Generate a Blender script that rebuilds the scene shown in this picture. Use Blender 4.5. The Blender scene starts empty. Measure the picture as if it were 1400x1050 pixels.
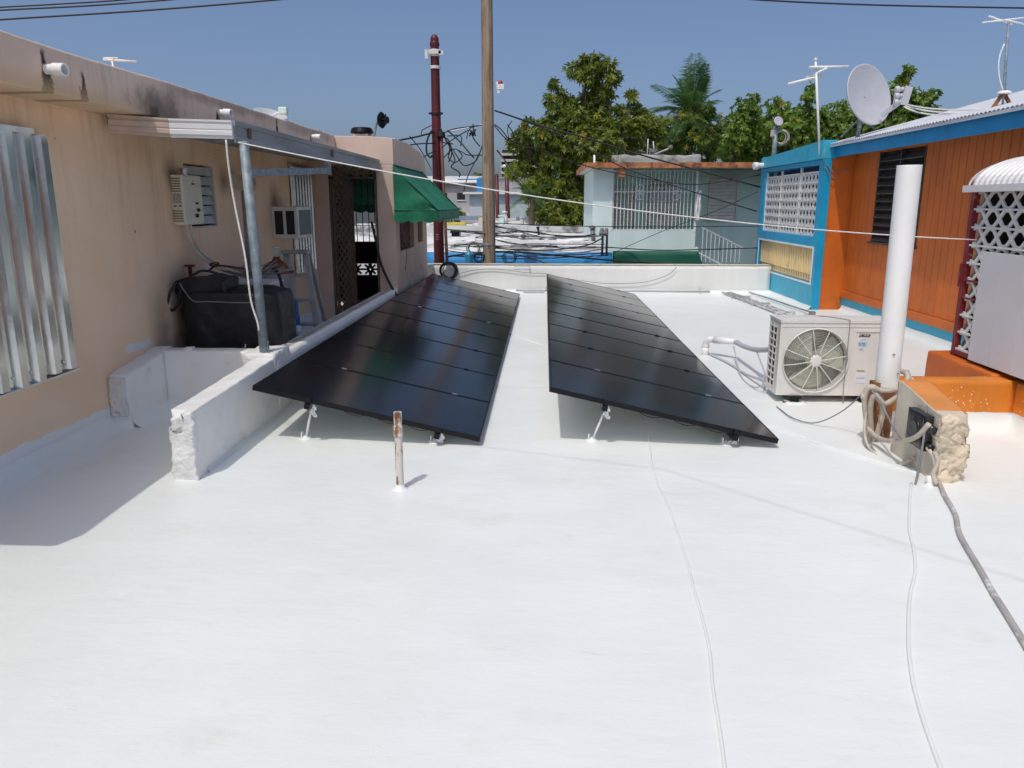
import bpy, math, random
from math import sin, cos, tan, pi, radians, sqrt, atan, atan2
from mathutils import Vector, Matrix, noise
R = random.Random(7)
S = bpy.context.scene
COL = S.collection

# ---------------------------------------------------------------- camera
FPX, EYE = 1050.0, 1.70
PITCH = atan(247 / FPX)
YAW = atan(45 * cos(PITCH) / FPX)
cam = bpy.data.cameras.new('camera'); camo = bpy.data.objects.new('camera', cam); COL.objects.link(camo)
camo.location = (0, 0, EYE); camo.rotation_euler = (pi / 2 - PITCH, 0, YAW)
cam.sensor_width = 36; cam.sensor_fit = 'HORIZONTAL'; cam.lens = 36 * FPX / 1400
cam.clip_start = 0.05; cam.clip_end = 3000
S.camera = camo
_CM = Matrix.Rotation(YAW, 3, 'Z') @ Matrix.Rotation(pi / 2 - PITCH, 3, 'X')

def at(px, py, Y):
    """point of the world at distance Y seen at photograph pixel px,py (used for measuring)"""
    d = _CM @ Vector(((px - 700) / FPX, -(py - 525) / FPX, -1))
    return Vector((0, 0, EYE)) + d * (Y / d.y)

# ---------------------------------------------------------------- light
SUND = Vector((0.225, 0.49, -1.0)).normalized()
SUN_EL = math.asin(-SUND.z); SUN_AZ = atan2(-SUND.x, -SUND.y)
W = bpy.data.worlds.new('World'); S.world = W; W.use_nodes = True
wn = W.node_tree; bg = wn.nodes['Background']
sky = wn.nodes.new('ShaderNodeTexSky'); sky.sky_type = 'NISHITA'; sky.sun_disc = False
sky.sun_elevation = SUN_EL; sky.sun_rotation = SUN_AZ
sky.air_density = 0.68; sky.dust_density = 4.1; sky.ozone_density = 3.9; sky.altitude = 200
wn.links.new(sky.outputs[0], bg.inputs[0]); bg.inputs[1].default_value = 0.15
sl = bpy.data.lights.new('sun', 'SUN'); sl.energy = 2.1; sl.angle = radians(0.5); sl.color = (1, .95, .86)
slo = bpy.data.objects.new('sun', sl); COL.objects.link(slo)
slo.rotation_euler = SUND.to_track_quat('-Z', 'Y').to_euler(); slo.location = (-4, -8, 14)
S.cycles.diffuse_bounces = 8; S.cycles.max_bounces = 14
S.view_settings.view_transform = 'Standard'; S.view_settings.look = 'None'
S.view_settings.exposure = -0.17; S.view_settings.gamma = 1.0

# ---------------------------------------------------------------- mesh helper
class MB:
    def __init__(s): s.v = []; s.f = []; s.m = []; s.s = []
    def add(s, vs, fs, m=0, sm=False):
        o = len(s.v); s.v += [tuple(p) for p in vs]
        for f in fs: s.f.append([i + o for i in f]); s.m.append(m); s.s.append(sm)
        return s
    def box(s, x0, x1, y0, y1, z0, z1, m=0):
        if x0 > x1: x0, x1 = x1, x0
        if y0 > y1: y0, y1 = y1, y0
        if z0 > z1: z0, z1 = z1, z0
        v = [(x0,y0,z0),(x1,y0,z0),(x1,y1,z0),(x0,y1,z0),(x0,y0,z1),(x1,y0,z1),(x1,y1,z1),(x0,y1,z1)]
        return s.add(v, [(3,2,1,0),(4,5,6,7),(0,1,5,4),(1,2,6,5),(2,3,7,6),(3,0,4,7)], m)
    def bar(s, p, q, w, h, m=0, up=(0,0,1)):
        p = Vector(p); q = Vector(q); d = (q - p).normalized(); u = Vector(up)
        if abs(d.dot(u)) > .98: u = Vector((0, 1, 0))
        a = d.cross(u).normalized(); b = a.cross(d).normalized()
        v = []
        for c in (p, q):
            for sa, sb in ((-1,-1),(1,-1),(1,1),(-1,1)): v.append(c + a * w * .5 * sa + b * h * .5 * sb)
        return s.add(v, [(3,2,1,0),(4,5,6,7),(0,1,5,4),(1,2,6,5),(2,3,7,6),(3,0,4,7)], m)
    def tube(s, pts, r, n=8, m=0, cap=True, r2=None):
        pts = [Vector(p) for p in pts]; k = len(pts)
        if k < 2: return s
        rs = r if isinstance(r, (list, tuple)) else [r + ((r2 - r) * i / (k - 1) if r2 is not None else 0) for i in range(k)]
        t = (pts[1] - pts[0]).normalized()
        a = t.cross(Vector((0,0,1)) if abs(t.z) < .9 else Vector((1,0,0))).normalized()
        vs = []
        for i, p in enumerate(pts):
            t = (pts[min(i+1,k-1)] - pts[max(i-1,0)])
            t = t.normalized() if t.length > 1e-9 else Vector((0,0,1))
            a = (a - t * a.dot(t)).normalized(); b = t.cross(a)
            for j in range(n):
                g = 2 * pi * j / n; vs.append(p + (a * cos(g) + b * sin(g)) * rs[i])
        fs = [(i*n+j, i*n+(j+1)%n, (i+1)*n+(j+1)%n, (i+1)*n+j) for i in range(k-1) for j in range(n)]
        s.add(vs, fs, m, True)
        if cap:
            o = len(s.v) - len(vs)
            s.f.append([o + j for j in range(n)][::-1]); s.m.append(m); s.s.append(False)
            s.f.append([o + (k-1)*n + j for j in range(n)]); s.m.append(m); s.s.append(False)
        return s
    def lathe(s, prof, c, ax=(0,0,1), n=20, m=0, sm=True):
        c = Vector(c); ax = Vector(ax).normalized(); q = [prof[0]]
        for (r0, h0), (r1, h1) in zip(prof, prof[1:]):   # support rings keep long faces flat-shaded along their length
            d = sqrt((r1-r0)**2+(h1-h0)**2)
            if d > .03:
                e = min(.006, d*.2)/d; q += [(r0+(r1-r0)*e, h0+(h1-h0)*e), (r1+(r0-r1)*e, h1+(h0-h1)*e)]
            q.append((r1, h1))
        prof = q
        a = ax.cross(Vector((0,0,1)) if abs(ax.z) < .9 else Vector((1,0,0))).normalized(); b = ax.cross(a)
        vs = []
        for (r, h) in prof:
            for j in range(n):
                g = 2*pi*j/n; vs.append(c + ax*h + (a*cos(g) + b*sin(g))*r)
        k = len(prof)
        return s.add(vs, [(i*n+j, i*n+(j+1)%n, (i+1)*n+(j+1)%n, (i+1)*n+j) for i in range(k-1) for j in range(n)], m, sm)
    def disc(s, c, ax, r, n=20, m=0):
        c = Vector(c); ax = Vector(ax).normalized()
        a = ax.cross(Vector((0,0,1)) if abs(ax.z) < .9 else Vector((1,0,0))).normalized(); b = ax.cross(a)
        return s.add([c + (a*cos(2*pi*j/n) + b*sin(2*pi*j/n))*r for j in range(n)], [list(range(n))], m)
    def ring(s, c, ax, Rr, r, n=28, k=8, m=0, wob=0, turns=1):
        c = Vector(c); ax = Vector(ax).normalized()
        a = ax.cross(Vector((0,0,1)) if abs(ax.z) < .9 else Vector((1,0,0))).normalized(); b = ax.cross(a)
        for t in range(turns):
            rr = Rr + R.uniform(-wob, wob); cc = c + ax * R.uniform(-wob, wob) + a * R.uniform(-wob, wob)
            pts = [cc + (a*cos(2*pi*j/n) + b*sin(2*pi*j/n))*rr for j in range(n+1)]
            s.tube(pts, r, k, m, False)
        return s
    def prism(s, poly, axis, a0, a1, m=0):
        """poly = 2D outline; axis 0: (y,z) along x, 1: (x,z) along y, 2: (x,y) along z"""
        def P(u, w, a): return ((a,u,w),(u,a,w),(u,w,a))[axis]
        n = len(poly); v = [P(u,w,a0) for u,w in poly] + [P(u,w,a1) for u,w in poly]
        return s.add(v, [list(range(n))[::-1], list(range(n,2*n))] + [(i,(i+1)%n,n+(i+1)%n,n+i) for i in range(n)], m)
    def rbox(s, lo, hi, res, fn=None, m=0, sm=True):
        """box made of small faces with shared corners; fn moves each corner"""
        lo = Vector(lo); hi = Vector(hi); n = [max(1, int(round((hi[i]-lo[i])/res))) for i in range(3)]
        idx = {}; vs = []; fs = []
        def V(i, j, k):
            if (i,j,k) not in idx:
                p = Vector((lo.x+(hi.x-lo.x)*i/n[0], lo.y+(hi.y-lo.y)*j/n[1], lo.z+(hi.z-lo.z)*k/n[2]))
                idx[(i,j,k)] = len(vs); vs.append(fn(p) if fn else p)
            return idx[(i,j,k)]
        for i in range(n[0]):
            for j in range(n[1]):
                for k, rev in ((0,1),(n[2],0)):
                    f = [V(i,j,k),V(i+1,j,k),V(i+1,j+1,k),V(i,j+1,k)]; fs.append(f[::-1] if rev else f)
        for i in range(n[0]):
            for k in range(n[2]):
                for j, rev in ((0,0),(n[1],1)):
                    f = [V(i,j,k),V(i+1,j,k),V(i+1,j,k+1),V(i,j,k+1)]; fs.append(f[::-1] if rev else f)
        for j in range(n[1]):
            for k in range(n[2]):
                for i, rev in ((0,1),(n[0],0)):
                    f = [V(i,j,k),V(i,j+1,k),V(i,j+1,k+1),V(i,j,k+1)]; fs.append(f[::-1] if rev else f)
        return s.add(vs, fs, m, sm)
    def build(s, name, mats, parent=None, bev=0, label=None):
        if not isinstance(mats, (list, tuple)): mats = [mats]
        off = Vector(parent['_o']) if parent is not None else Vector((0,0,0))
        me = bpy.data.meshes.new(name)
        me.from_pydata([tuple(Vector(p) - off) for p in s.v], [], s.f)
        me.polygons.foreach_set('material_index', s.m); me.polygons.foreach_set('use_smooth', s.s)
        for x in mats: me.materials.append(x)
        me.update()
        o = bpy.data.objects.new(name, me); COL.objects.link(o)
        if parent is not None: o.parent = parent
        o['_o'] = tuple(off)
        if bev:
            b = o.modifiers.new('bevel', 'BEVEL'); b.width = bev; b.segments = 2; b.limit_method = 'ANGLE'; b.angle_limit = radians(40)
        if label: o['label'] = label
        return o

def thing(name, label, cat, loc=(0,0,0), group=None):
    o = bpy.data.objects.new(name, None); COL.objects.link(o); o.location = loc; o['_o'] = tuple(loc)
    o.empty_display_size = .1
    o['label'] = label; o['category'] = cat
    if group: o['group'] = group
    return o
def tag(o, label, cat, group=None):
    o['label'] = label; o['category'] = cat
    if group: o['group'] = group
    return o
def struct(o): o['kind'] = 'structure'; return o
def copy_thing(o, shift, label):
    r = o.copy(); COL.objects.link(r); r.location = Vector(o.location) + Vector(shift); r['label'] = label
    def kids(a, b):
        for c in list(a.children):
            d = c.copy(); COL.objects.link(d); d.parent = b; kids(c, d)
    kids(o, r); return r
def sag(p, q, s, n=14):
    p = Vector(p); q = Vector(q)
    return [p.lerp(q, i/n) - Vector((0,0,s*4*(i/n)*(1-i/n))) for i in range(n+1)]
def smooth(pts, n=6):
    P = [Vector(p) for p in pts]; P = [P[0]*2-P[1]] + P + [P[-1]*2-P[-2]]; out = []
    for i in range(1, len(P)-2):
        a,b,c,d = P[i-1:i+3]
        for k in range(n):
            t = k/n; out.append(.5*((2*b)+(c-a)*t+(2*a-5*b+4*c-d)*t*t+(3*b-a-3*c+d)*t**3))
    return out + [P[-2]]
def holed(mb, axis, pl, th, u0, u1, z0, z1, holes, m=0):
    """wall in plane (axis 0: x=pl, u=y; axis 1: y=pl, u=x), thickness th, rectangular holes (u0,u1,z0,z1)"""
    us = sorted({u0,u1} | {h[0] for h in holes} | {h[1] for h in holes})
    for a, b in zip(us, us[1:]):
        mid = (a+b)/2; cut = sorted([(h[2],h[3]) for h in holes if h[0] < mid < h[1]]); z = z0
        for c, d in cut + [(z1,z1)]:
            if c > z + 1e-4:
                if axis == 0: mb.box(pl, pl+th, a, b, z, c, m)
                else: mb.box(a, b, pl, pl+th, z, c, m)
            z = d

# ---------------------------------------------------------------- materials
class G:
    def __init__(s, name):
        s.mat = bpy.data.materials.new(name); s.mat.use_nodes = True; s.t = s.mat.node_tree
        s.b = s.t.nodes['Principled BSDF']; s.pos = s.t.nodes.new('ShaderNodeNewGeometry').outputs['Position']
    def put(s, node, k, v):
        i = node.inputs[k]
        if hasattr(v, 'is_linked') or isinstance(v, bpy.types.NodeSocket): s.t.links.new(v, i)
        else: i.default_value = v
    def math(s, op, a, b=0.0, c=None, clamp=False):
        n = s.t.nodes.new('ShaderNodeMath'); n.operation = op; n.use_clamp = clamp
        s.put(n, 0, a); s.put(n, 1, b)
        if c is not None: s.put(n, 2, c)
        return n.outputs[0]
    def scale(s, v, sc):
        n = s.t.nodes.new('ShaderNodeVectorMath'); n.operation = 'MULTIPLY'; s.put(n, 0, v); s.put(n, 1, sc); return n.outputs[0]
    def noise(s, sc, vec=None, det=5, rough=.55, dist=0):
        n = s.t.nodes.new('ShaderNodeTexNoise'); s.put(n, 'Vector', vec or s.pos); n.inputs['Scale'].default_value = sc
        n.inputs['Detail'].default_value = det; n.inputs['Roughness'].default_value = rough; n.inputs['Distortion'].default_value = dist
        return n.outputs[0]
    def voro(s, sc, vec=None, feat='F1'):
        n = s.t.nodes.new('ShaderNodeTexVoronoi'); n.feature = feat; s.put(n, 'Vector', vec or s.pos); n.inputs['Scale'].default_value = sc
        return n.outputs['Distance']
    def step(s, v, a, b):
        n = s.t.nodes.new('ShaderNodeMapRange'); n.interpolation_type = 'SMOOTHSTEP'; s.put(n, 0, v)
        n.inputs[1].default_value = a; n.inputs[2].default_value = b; return n.outputs[0]
    def mix(s, f, a, b):
        n = s.t.nodes.new('ShaderNodeMix'); n.data_type = 'RGBA'; s.put(n, 0, f)
        for k, v in ((6, a), (7, b)): s.put(n, k, (*v, 1) if isinstance(v, tuple) and len(v) == 3 else v)
        return n.outputs[2]
    def xyz(s):
        n = s.t.nodes.new('ShaderNodeSeparateXYZ'); s.put(n, 0, s.pos); return n.outputs
    def bump(s, h, st=.3, d=.01, prev=None):
        n = s.t.nodes.new('ShaderNodeBump'); n.inputs['Strength'].default_value = st; n.inputs['Distance'].default_value = d
        s.put(n, 'Height', h)
        if prev is not None: s.put(n, 'Normal', prev)
        s.t.links.new(n.outputs[0], s.b.inputs['Normal']); return n.outputs[0]
    def set(s, **k):
        for a, v in k.items():
            a = {'col':'Base Color','rough':'Roughness','metal':'Metallic','spec':'Specular IOR Level','coat':'Coat Weight','trans':'Transmission Weight','ior':'IOR','alpha':'Alpha','sheen':'Sheen Weight'}[a]
            s.put(s.b, a, (*v, 1) if isinstance(v, tuple) and len(v) == 3 else v)
        return s
def M(name, col, rough=.6, metal=0, var=.12, vs=4, bump=.15, bs=60, dirt=None, dthr=.6, ds=5, spec=.5, stretch=(1,1,1), bd=.004):
    g = G(name); c = Vector(col)
    v = g.scale(g.pos, stretch)
    out = g.mix(g.step(g.noise(vs, v), .3, .7), tuple(c*(1-var)), tuple(min(1, x) for x in c*(1+var)))
    if dirt is not None:
        out = g.mix(g.step(g.noise(ds, v, 8, .65), dthr, dthr+.15), out, dirt)
    g.set(col=out, metal=metal, spec=spec)
    g.put(g.b, 'Roughness', g.math('ADD', g.math('MULTIPLY', g.noise(vs*3, v), .2), rough-.1))
    if bump: g.bump(g.noise(bs, v), bump, bd)
    return g.mat

def mk_roof():
    g = G('white roof coating'); p = g.pos
    x, y, z = g.xyz()
    c = g.mix(g.step(g.noise(.9, None, 3), .35, .7), (.79,.825,.80), (.83,.86,.84))
    c = g.mix(g.math('MULTIPLY', g.step(g.noise(1.7, g.scale(p,(.85,1.0,1)), 8, .72), .53, .74), .42), c, (.70,.67,.61))
    c = g.mix(g.math('MULTIPLY', g.step(g.voro(14, p), .045, .02), .35), c, (.55,.53,.50))
    # scuffs
    c = g.mix(g.math('MULTIPLY', g.step(g.noise(6, g.scale(p,(.5,2.6,1)), 8, .75), .66, .78), .28), c, (.62,.61,.60))
    g.set(col=c); g.put(g.b, 'Roughness', g.math('ADD', g.math('MULTIPLY', g.noise(3), .22), .30)); g.b.inputs['Specular IOR Level'].default_value = .45
    h1 = g.noise(1.6, g.scale(p,(.8,1.5,1)), 4, .5); h2 = g.noise(9, g.scale(p,(.6,1.8,1)), 6, .6); h3 = g.noise(90, None, 3)
    n1 = g.bump(h1, .45, .03); n2 = g.bump(h2, .42, .006, n1); h4 = g.step(g.noise(4.5, g.scale(p,(.5,1.3,1)), 8, .75), .60, .72); n3 = g.bump(h4, .30, .004, n2); g.bump(h3, .3, .0015, n3)
    return g.mat
def mk_peach():
    g = G('peach stucco paint'); x, y, z = g.xyz(); p = g.pos
    c = g.mix(g.step(g.noise(1.3, None, 4), .3, .7), (.87,.625,.42), (.92,.695,.495))
    # ochre wash under the eave and run-down streaks
    och = g.math('MULTIPLY', g.step(z, 1.75, 2.3), g.step(g.noise(.8, None, 5), .35, .65))
    c = g.mix(g.math('MULTIPLY', och, .7), c, (.74,.46,.22))
    st = g.step(g.noise(5, g.scale(p,(1,1,.08)), 7, .7), .48, .72)
    c = g.mix(g.math('MULTIPLY', st, g.math('MULTIPLY', g.step(z, .6, 2.2), .5)), c, (.46,.27,.15))
    # grime where things were leaned on the wall behind the patio clutter
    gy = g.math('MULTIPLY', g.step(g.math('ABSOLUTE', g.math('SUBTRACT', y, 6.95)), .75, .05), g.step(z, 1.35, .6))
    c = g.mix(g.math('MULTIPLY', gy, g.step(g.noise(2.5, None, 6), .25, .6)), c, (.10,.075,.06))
    # soot at wall vents
    for (yy, zz, rr) in ((6.95, 1.98, .22), (8.1, 1.92, .22), (9.6, 1.74, .3), (9.9, .7, .5)):
        dy = g.math('SUBTRACT', y, yy); dz = g.math('SUBTRACT', z, zz)
        d = g.math('SQRT', g.math('ADD', g.math('MULTIPLY', dy, dy), g.math('MULTIPLY', dz, dz)))
        c = g.mix(g.math('MULTIPLY', g.step(g.math('ADD', d, g.math('MULTIPLY', g.noise(7), .12)), rr+.06, .03), .75), c, (.12,.085,.065))
    # white roof paint brushed up the foot of the wall
    edge = g.math('ADD', .13, g.math('MULTIPLY', g.noise(3, None, 6, .7), .12))
    c = g.mix(g.step(g.math('SUBTRACT', edge, z), 0, .012), c, (.80,.81,.82))
    d2 = g.math('ADD', g.math('ABSOLUTE', g.math('SUBTRACT', z, .56)), g.math('MULTIPLY', g.noise(9), .06))
    patch = g.math('MULTIPLY', g.step(d2, .065, .055), g.step(g.math('ABSOLUTE', g.math('SUBTRACT', y, 6.1)), .22, .17))
    c = g.mix(patch, c, (.78,.79,.80))
    spk = g.math('MULTIPLY', g.step(g.voro(3.1), .05, .03), .8)
    c = g.mix(spk, c, (.2,.14,.1))
    g.set(col=c, rough=.78); n = g.bump(g.noise(7, None, 4), .25, .02); g.bump(g.noise(120, None, 3), .35, .003, n)
    return g.mat
def mk_band():
    g = G('peach cornice paint'); x, y, z = g.xyz(); p = g.pos
    c = g.mix(g.step(g.noise(1.5, None, 4), .3, .7), (.77,.575,.445), (.85,.65,.515))
    st = g.step(g.noise(6, g.scale(p,(1,1,.1)), 7, .7), .5, .75)
    c = g.mix(g.math('MULTIPLY', st, .5), c, (.36,.25,.19))
    c = g.mix(g.step(g.noise(14, g.scale(p,(1,1,.35)), 8, .7), .665, .70), c, (.07,.05,.045))
    # black run-off under each spout and along cracks
    for (yy, z0, z1, w) in ((4.80,2.33,2.50,.035),(4.79,2.46,2.58,.010),(5.17,2.33,2.42,.03),(5.18,2.33,2.52,.008),(7.28,2.36,2.52,.022),(6.1,2.33,2.42,.06),(10.15,2.36,2.54,.02),(8.9,2.4,2.62,.012)):
        wob = g.math('MULTIPLY', g.math('SUBTRACT', g.noise(26, g.scale(p,(1,1,.5)), 7, .8), .5), .12)
        dy = g.math('ADD', g.math('ABSOLUTE', g.math('SUBTRACT', y, yy)), wob)
        dy = g.math('SUBTRACT', dy, g.math('MULTIPLY', g.math('SUBTRACT', z1, z), .12))
        zz = g.math('ADD', z, g.math('MULTIPLY', wob, .8))
        mz = g.math('MULTIPLY', g.step(zz, z1+.02, z1-.02), g.step(zz, z0-.02, z0+.01))
        mz = g.math('MULTIPLY', mz, g.step(g.noise(60, None, 4, .7), .30, .42))
        c = g.mix(g.math('MULTIPLY', g.step(dy, w+.014, w-.006), mz), c, (.05,.04,.035))
    for (yy, zz, ry, rz, a) in ((6.15,2.42,.55,.16,.75),(7.6,2.60,1.6,.07,.45),(10.2,2.58,1.2,.09,.45)):
        dy = g.math('DIVIDE', g.math('SUBTRACT', y, yy), ry); dz = g.math('DIVIDE', g.math('SUBTRACT', z, zz), rz)
        d = g.math('ADD', g.math('SQRT', g.math('ADD', g.math('MULTIPLY', dy, dy), g.math('MULTIPLY', dz, dz))), g.math('MULTIPLY', g.math('SUBTRACT', g.noise(6, None, 7, .7), .5), 1.3))
        c = g.mix(g.math('MULTIPLY', g.step(d, 1.15, .25), a), c, (.13,.095,.075))
    c = g.mix(g.math('MULTIPLY', g.math('MULTIPLY', g.step(z, 2.48, 2.36), g.step(y, 6.6, 5.2)), .6), c, (.60,.42,.22))
    g.set(col=c, rough=.8); n = g.bump(g.noise(5, None, 4), .25, .02); g.bump(g.noise(110, None, 3), .35, .003, n)
    return g.mat
def mk_orange(name, spat=0, base=(.60,.155,.018)):
    g = G(name); b = Vector(base)
    c = g.mix(g.step(g.noise(2.2, None, 5), .3, .7), tuple(b*.88), tuple(b*1.1))
    c = g.mix(g.math('MULTIPLY', g.step(g.noise(9, g.scale(g.pos,(1,1,.15)), 6, .7), .55, .8), .35), c, tuple(b*.55))
    if spat:
        x, y, z = g.xyz()
        m = g.math('ADD', g.math('MULTIPLY', g.math('SUBTRACT', .40, z), .35), g.noise(3.1, None, 4))
        v = g.math('ADD', g.voro(34, None), g.math('MULTIPLY', g.noise(40), .25))
        c = g.mix(g.math('MULTIPLY', g.step(v, .31, .27), g.step(m, .47, .56)), c, (.78,.72,.62))
        c = g.mix(g.step(g.math('ADD', z, g.math('MULTIPLY', g.noise(6), .03)), .155, .148), c, (.80,.81,.82))
    g.set(col=c, rough=.55); n = g.bump(g.noise(6, None, 4), .2, .01); g.bump(g.noise(140, None, 3), .3, .002, n)
    return g.mat
def mk_rust(name, white=.5, coat=(.72,.69,.62)):
    g = G(name)
    c = g.mix(g.step(g.noise(9, None, 6), .35, .65), (.16,.055,.02), (.30,.13,.05))
    c = g.mix(g.step(g.noise(11, g.scale(g.pos,(1,1,.35)), 7, .7), 1-white-.03, 1-white+.05), c, coat)
    g.set(col=c, rough=.75); g.bump(g.noise(60), .4, .004); return g.mat
def mk_glass_panel():
    g = G('black solar glass'); g.set(rough=.1, spec=.5, ior=1.47)
    x, y, z = g.xyz()
    c = g.mix(g.step(g.noise(1.1, None, 3), .3, .7), (.005,.0055,.008), (.009,.010,.0135))
    g.set(col=c); g.put(g.b, 'Roughness', g.math('ADD', g.math('MULTIPLY', g.noise(2.3, None, 6), .08), .12))
    g.bump(g.noise(1.4, None, 2), .03, .01)
    return g.mat
def mk_leaf(name, a, b, c, tr=.42):
    g = G(name); n = g.noise(.9, None, 4)
    col = g.mix(g.step(n, .35, .55), a, b); col = g.mix(g.step(g.noise(3.7, None, 2), .55, .72), col, c)
    g.set(col=col, rough=.42, spec=.4)
    t = g.t.nodes.new('ShaderNodeBsdfTranslucent'); g.put(t, 'Color', col)
    mx = g.t.nodes.new('ShaderNodeMixShader'); mx.inputs[0].default_value = tr
    g.t.links.new(g.b.outputs[0], mx.inputs[1]); g.t.links.new(t.outputs[0], mx.inputs[2])
    g.t.links.new(mx.outputs[0], g.t.nodes['Material Output'].inputs[0]); return g.mat

ROOF = mk_roof(); PEACH = mk_peach(); BAND = mk_band()
ORANGE = mk_orange('orange siding paint', 0, (.62,.145,.015)); ORSPAT = mk_orange('orange wall paint with spatter', 1, (.68,.215,.022))
PVGLASS = mk_glass_panel()
BLACKAL = M('black aluminium', (.012,.012,.014), .38, .6, .1, bump=.03)
ALU = M('bare aluminium', (.72,.73,.74), .3, .9, .05, bump=.03)
SHUT = M('galvanised shutter sheet', (.66,.68,.67), .20, 1, .10, 3, .22, 4, stretch=(1,1,.5), bd=.02)
GALV = M('galvanised steel', (.24,.29,.32), .6, .25, .25, 14, .1, 80, dirt=(.62,.64,.62), dthr=.58, ds=12)
GUTW = M('white gutter metal', (.74,.73,.72), .4, 0, .04, 6, .05)
GUTG = M('weathered grey fascia', (.33,.345,.35), .55, .2, .2, 3, .1, dirt=(.12,.11,.10), dthr=.58, ds=3, stretch=(1,.3,3))
GUTP = M('gutter overpainted peach', (.55,.42,.34), .6, 0, .1, 6, .1)
PVC = M('white pvc', (.86,.85,.82), .5, 0, .03, 5, .04, dirt=(.62,.59,.54), dthr=.63, ds=4)
WPAINT = M('white paint', (.80,.80,.79), .5, 0, .05, 5, .12, dirt=(.55,.52,.48), dthr=.66, ds=5)
WROUGH = M('rough white painted concrete', (.83,.83,.81), .65, 0, .06, 8, .8, 45, dirt=(.50,.46,.42), dthr=.67, ds=9, bd=.012)
BACKW = M('weathered white wall paint', (.82,.82,.79), .7, 0, .06, 2, .2, 40, dirt=(.60,.58,.53), dthr=.62, ds=6, stretch=(1,1,.12))
CREAM = M('bare cream concrete', (.70,.59,.44), .85, 0, .16, 9, .9, 40, dirt=(.26,.20,.14), dthr=.60, ds=10, bd=.015)
CREAM2 = M('grey cream render', (.60,.55,.45), .8, 0, .14, 4, .3, 60, dirt=(.22,.17,.11), dthr=.60, ds=5)
BLUE = M('azure house paint', (.006,.33,.58), .45, 0, .08, 3, .1, dirt=(.02,.12,.26), dthr=.66, ds=4)
TURQ = M('turquoise base and lit parapet paint', (.035,.42,.60), .5, 0, .08, 3, .12, dirt=(.08,.20,.26), dthr=.66, ds=4)
BLUEF = M('blue fascia paint', (.006,.28,.60), .45, 0, .08, 3, .08)
YELL = M('cream yellow block paint', (.78,.62,.34), .6, 0, .06, 6, .1, dirt=(.5,.38,.2), dthr=.64, ds=6)
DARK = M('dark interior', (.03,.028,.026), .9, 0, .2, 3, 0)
BLACK = M('black rubber', (.014,.014,.015), .5, 0, .2, 20, .1)
BLACKP = M('black enamel plastic', (.02,.021,.026), .3, 0, .3, 15, .6, 60, dirt=(.16,.16,.17), dthr=.62, ds=30)
COVER = M('black vinyl cover', (.013,.013,.015), .5, 0, .25, 5, .5, 9, bd=.03)
BEIGE = M('sun bleached hose', (.50,.44,.36), .6, 0, .15, 12, .1, dirt=(.25,.20,.15), dthr=.62, ds=14)
ACW = M('condenser casing', (.73,.71,.655), .42, 0, .04, 5, .04, dirt=(.45,.42,.37), dthr=.68, ds=6)
ACG = M('condenser coil', (.11,.07,.045), .6, .3, .3, 40, .6, 160)
FANM = M('fan plastic', (.46,.465,.375), .5, 0, .12, 4, .05, dirt=(.28,.27,.22), dthr=.6, ds=6)
RUST = mk_rust('rusty pipe', .5); RUSTD = mk_rust('dark rust', .22)
REDPOLE = M('oxblood pole paint', (.105,.014,.016), .5, .1, .2, 6, .2, dirt=(.16,.05,.03), dthr=.6, ds=8, stretch=(1,1,.3))
def mk_wood():
    g = G('weathered utility pole wood'); p = g.scale(g.pos, (1,1,.05))
    c = g.mix(g.step(g.noise(16, p, 8, .75), .35, .65), (.17,.115,.07), (.43,.33,.235))
    c = g.mix(g.step(g.noise(9, g.scale(g.pos,(1,1,.12)), 7, .7), .58, .68), c, (.07,.045,.028))
    g.set(col=c, rough=.85); g.bump(g.noise(22, p, 8, .7), .9, .02); return g.mat
WOOD = mk_wood()
GREEN = M('green awning canvas', (.010,.17,.085), .55, 0, .25, 3, .5, 7, bd=.02)
GREENT = M('dark green tarp', (.006,.11,.062), .7, 0, .1, 3, .2, 12)
MINT = M('pale aqua house paint', (.70,.84,.79), .7, 0, .07, 2, .15, dirt=(.24,.32,.32), dthr=.60, ds=4, stretch=(1,1,.15))
MINTD = M('shaded aqua green paint', (.64,.83,.74), .7, 0, .07, 2, .15, dirt=(.18,.28,.27), dthr=.62, ds=4, stretch=(1,1,.15))  # darker copy of MINT, shade of the recessed walls put into the colour
TERRA = M('terracotta eave paint', (.50,.19,.075), .7, 0, .3, 4, .2, dirt=(.11,.055,.035), dthr=.50, ds=6)
LOUV = M('beige jalousie louvers', (.80,.77,.68), .6, 0, .1, 6, .05)
LOUVD = M('bronze jalousie louvers', (.085,.07,.05), .45, .2, .2, 8, .05)
LOUVG = M('grey jalousie louvers', (.55,.57,.57), .5, .2, .1, 8, .05)
REDF = M('dark red steel frame', (.20,.025,.03), .5, 0, .2, 8, .1, dirt=(.62,.55,.46), dthr=.60, ds=14)
LAT = M('white lattice paint', (.72,.71,.68), .5, 0, .06, 10, .1, dirt=(.40,.32,.26), dthr=.64, ds=14)
GATE = M('dark bronze gate iron', (.17,.115,.08), .6, .1, .2, 10, .1)
PORCHW = M('porch stucco', (.70,.53,.43), .8, 0, .06, 2, .3, 100, dirt=(.45,.32,.25), dthr=.66, ds=5)
CONC = M('grey concrete', (.52,.51,.47), .85, 0, .15, 4, .4, 50, dirt=(.15,.14,.13), dthr=.58, ds=5)
ROOFB = M('stained white roof', (.76,.76,.75), .7, 0, .16, 1.3, .2, 20, dirt=(.24,.23,.215), dthr=.50, ds=1.8, stretch=(.6,2.5,1))
ROOFG = M('sooty roof concrete', (.36,.355,.34), .8, 0, .2, 1.5, .2, 20, dirt=(.12,.11,.10), dthr=.5, ds=2)
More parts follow.
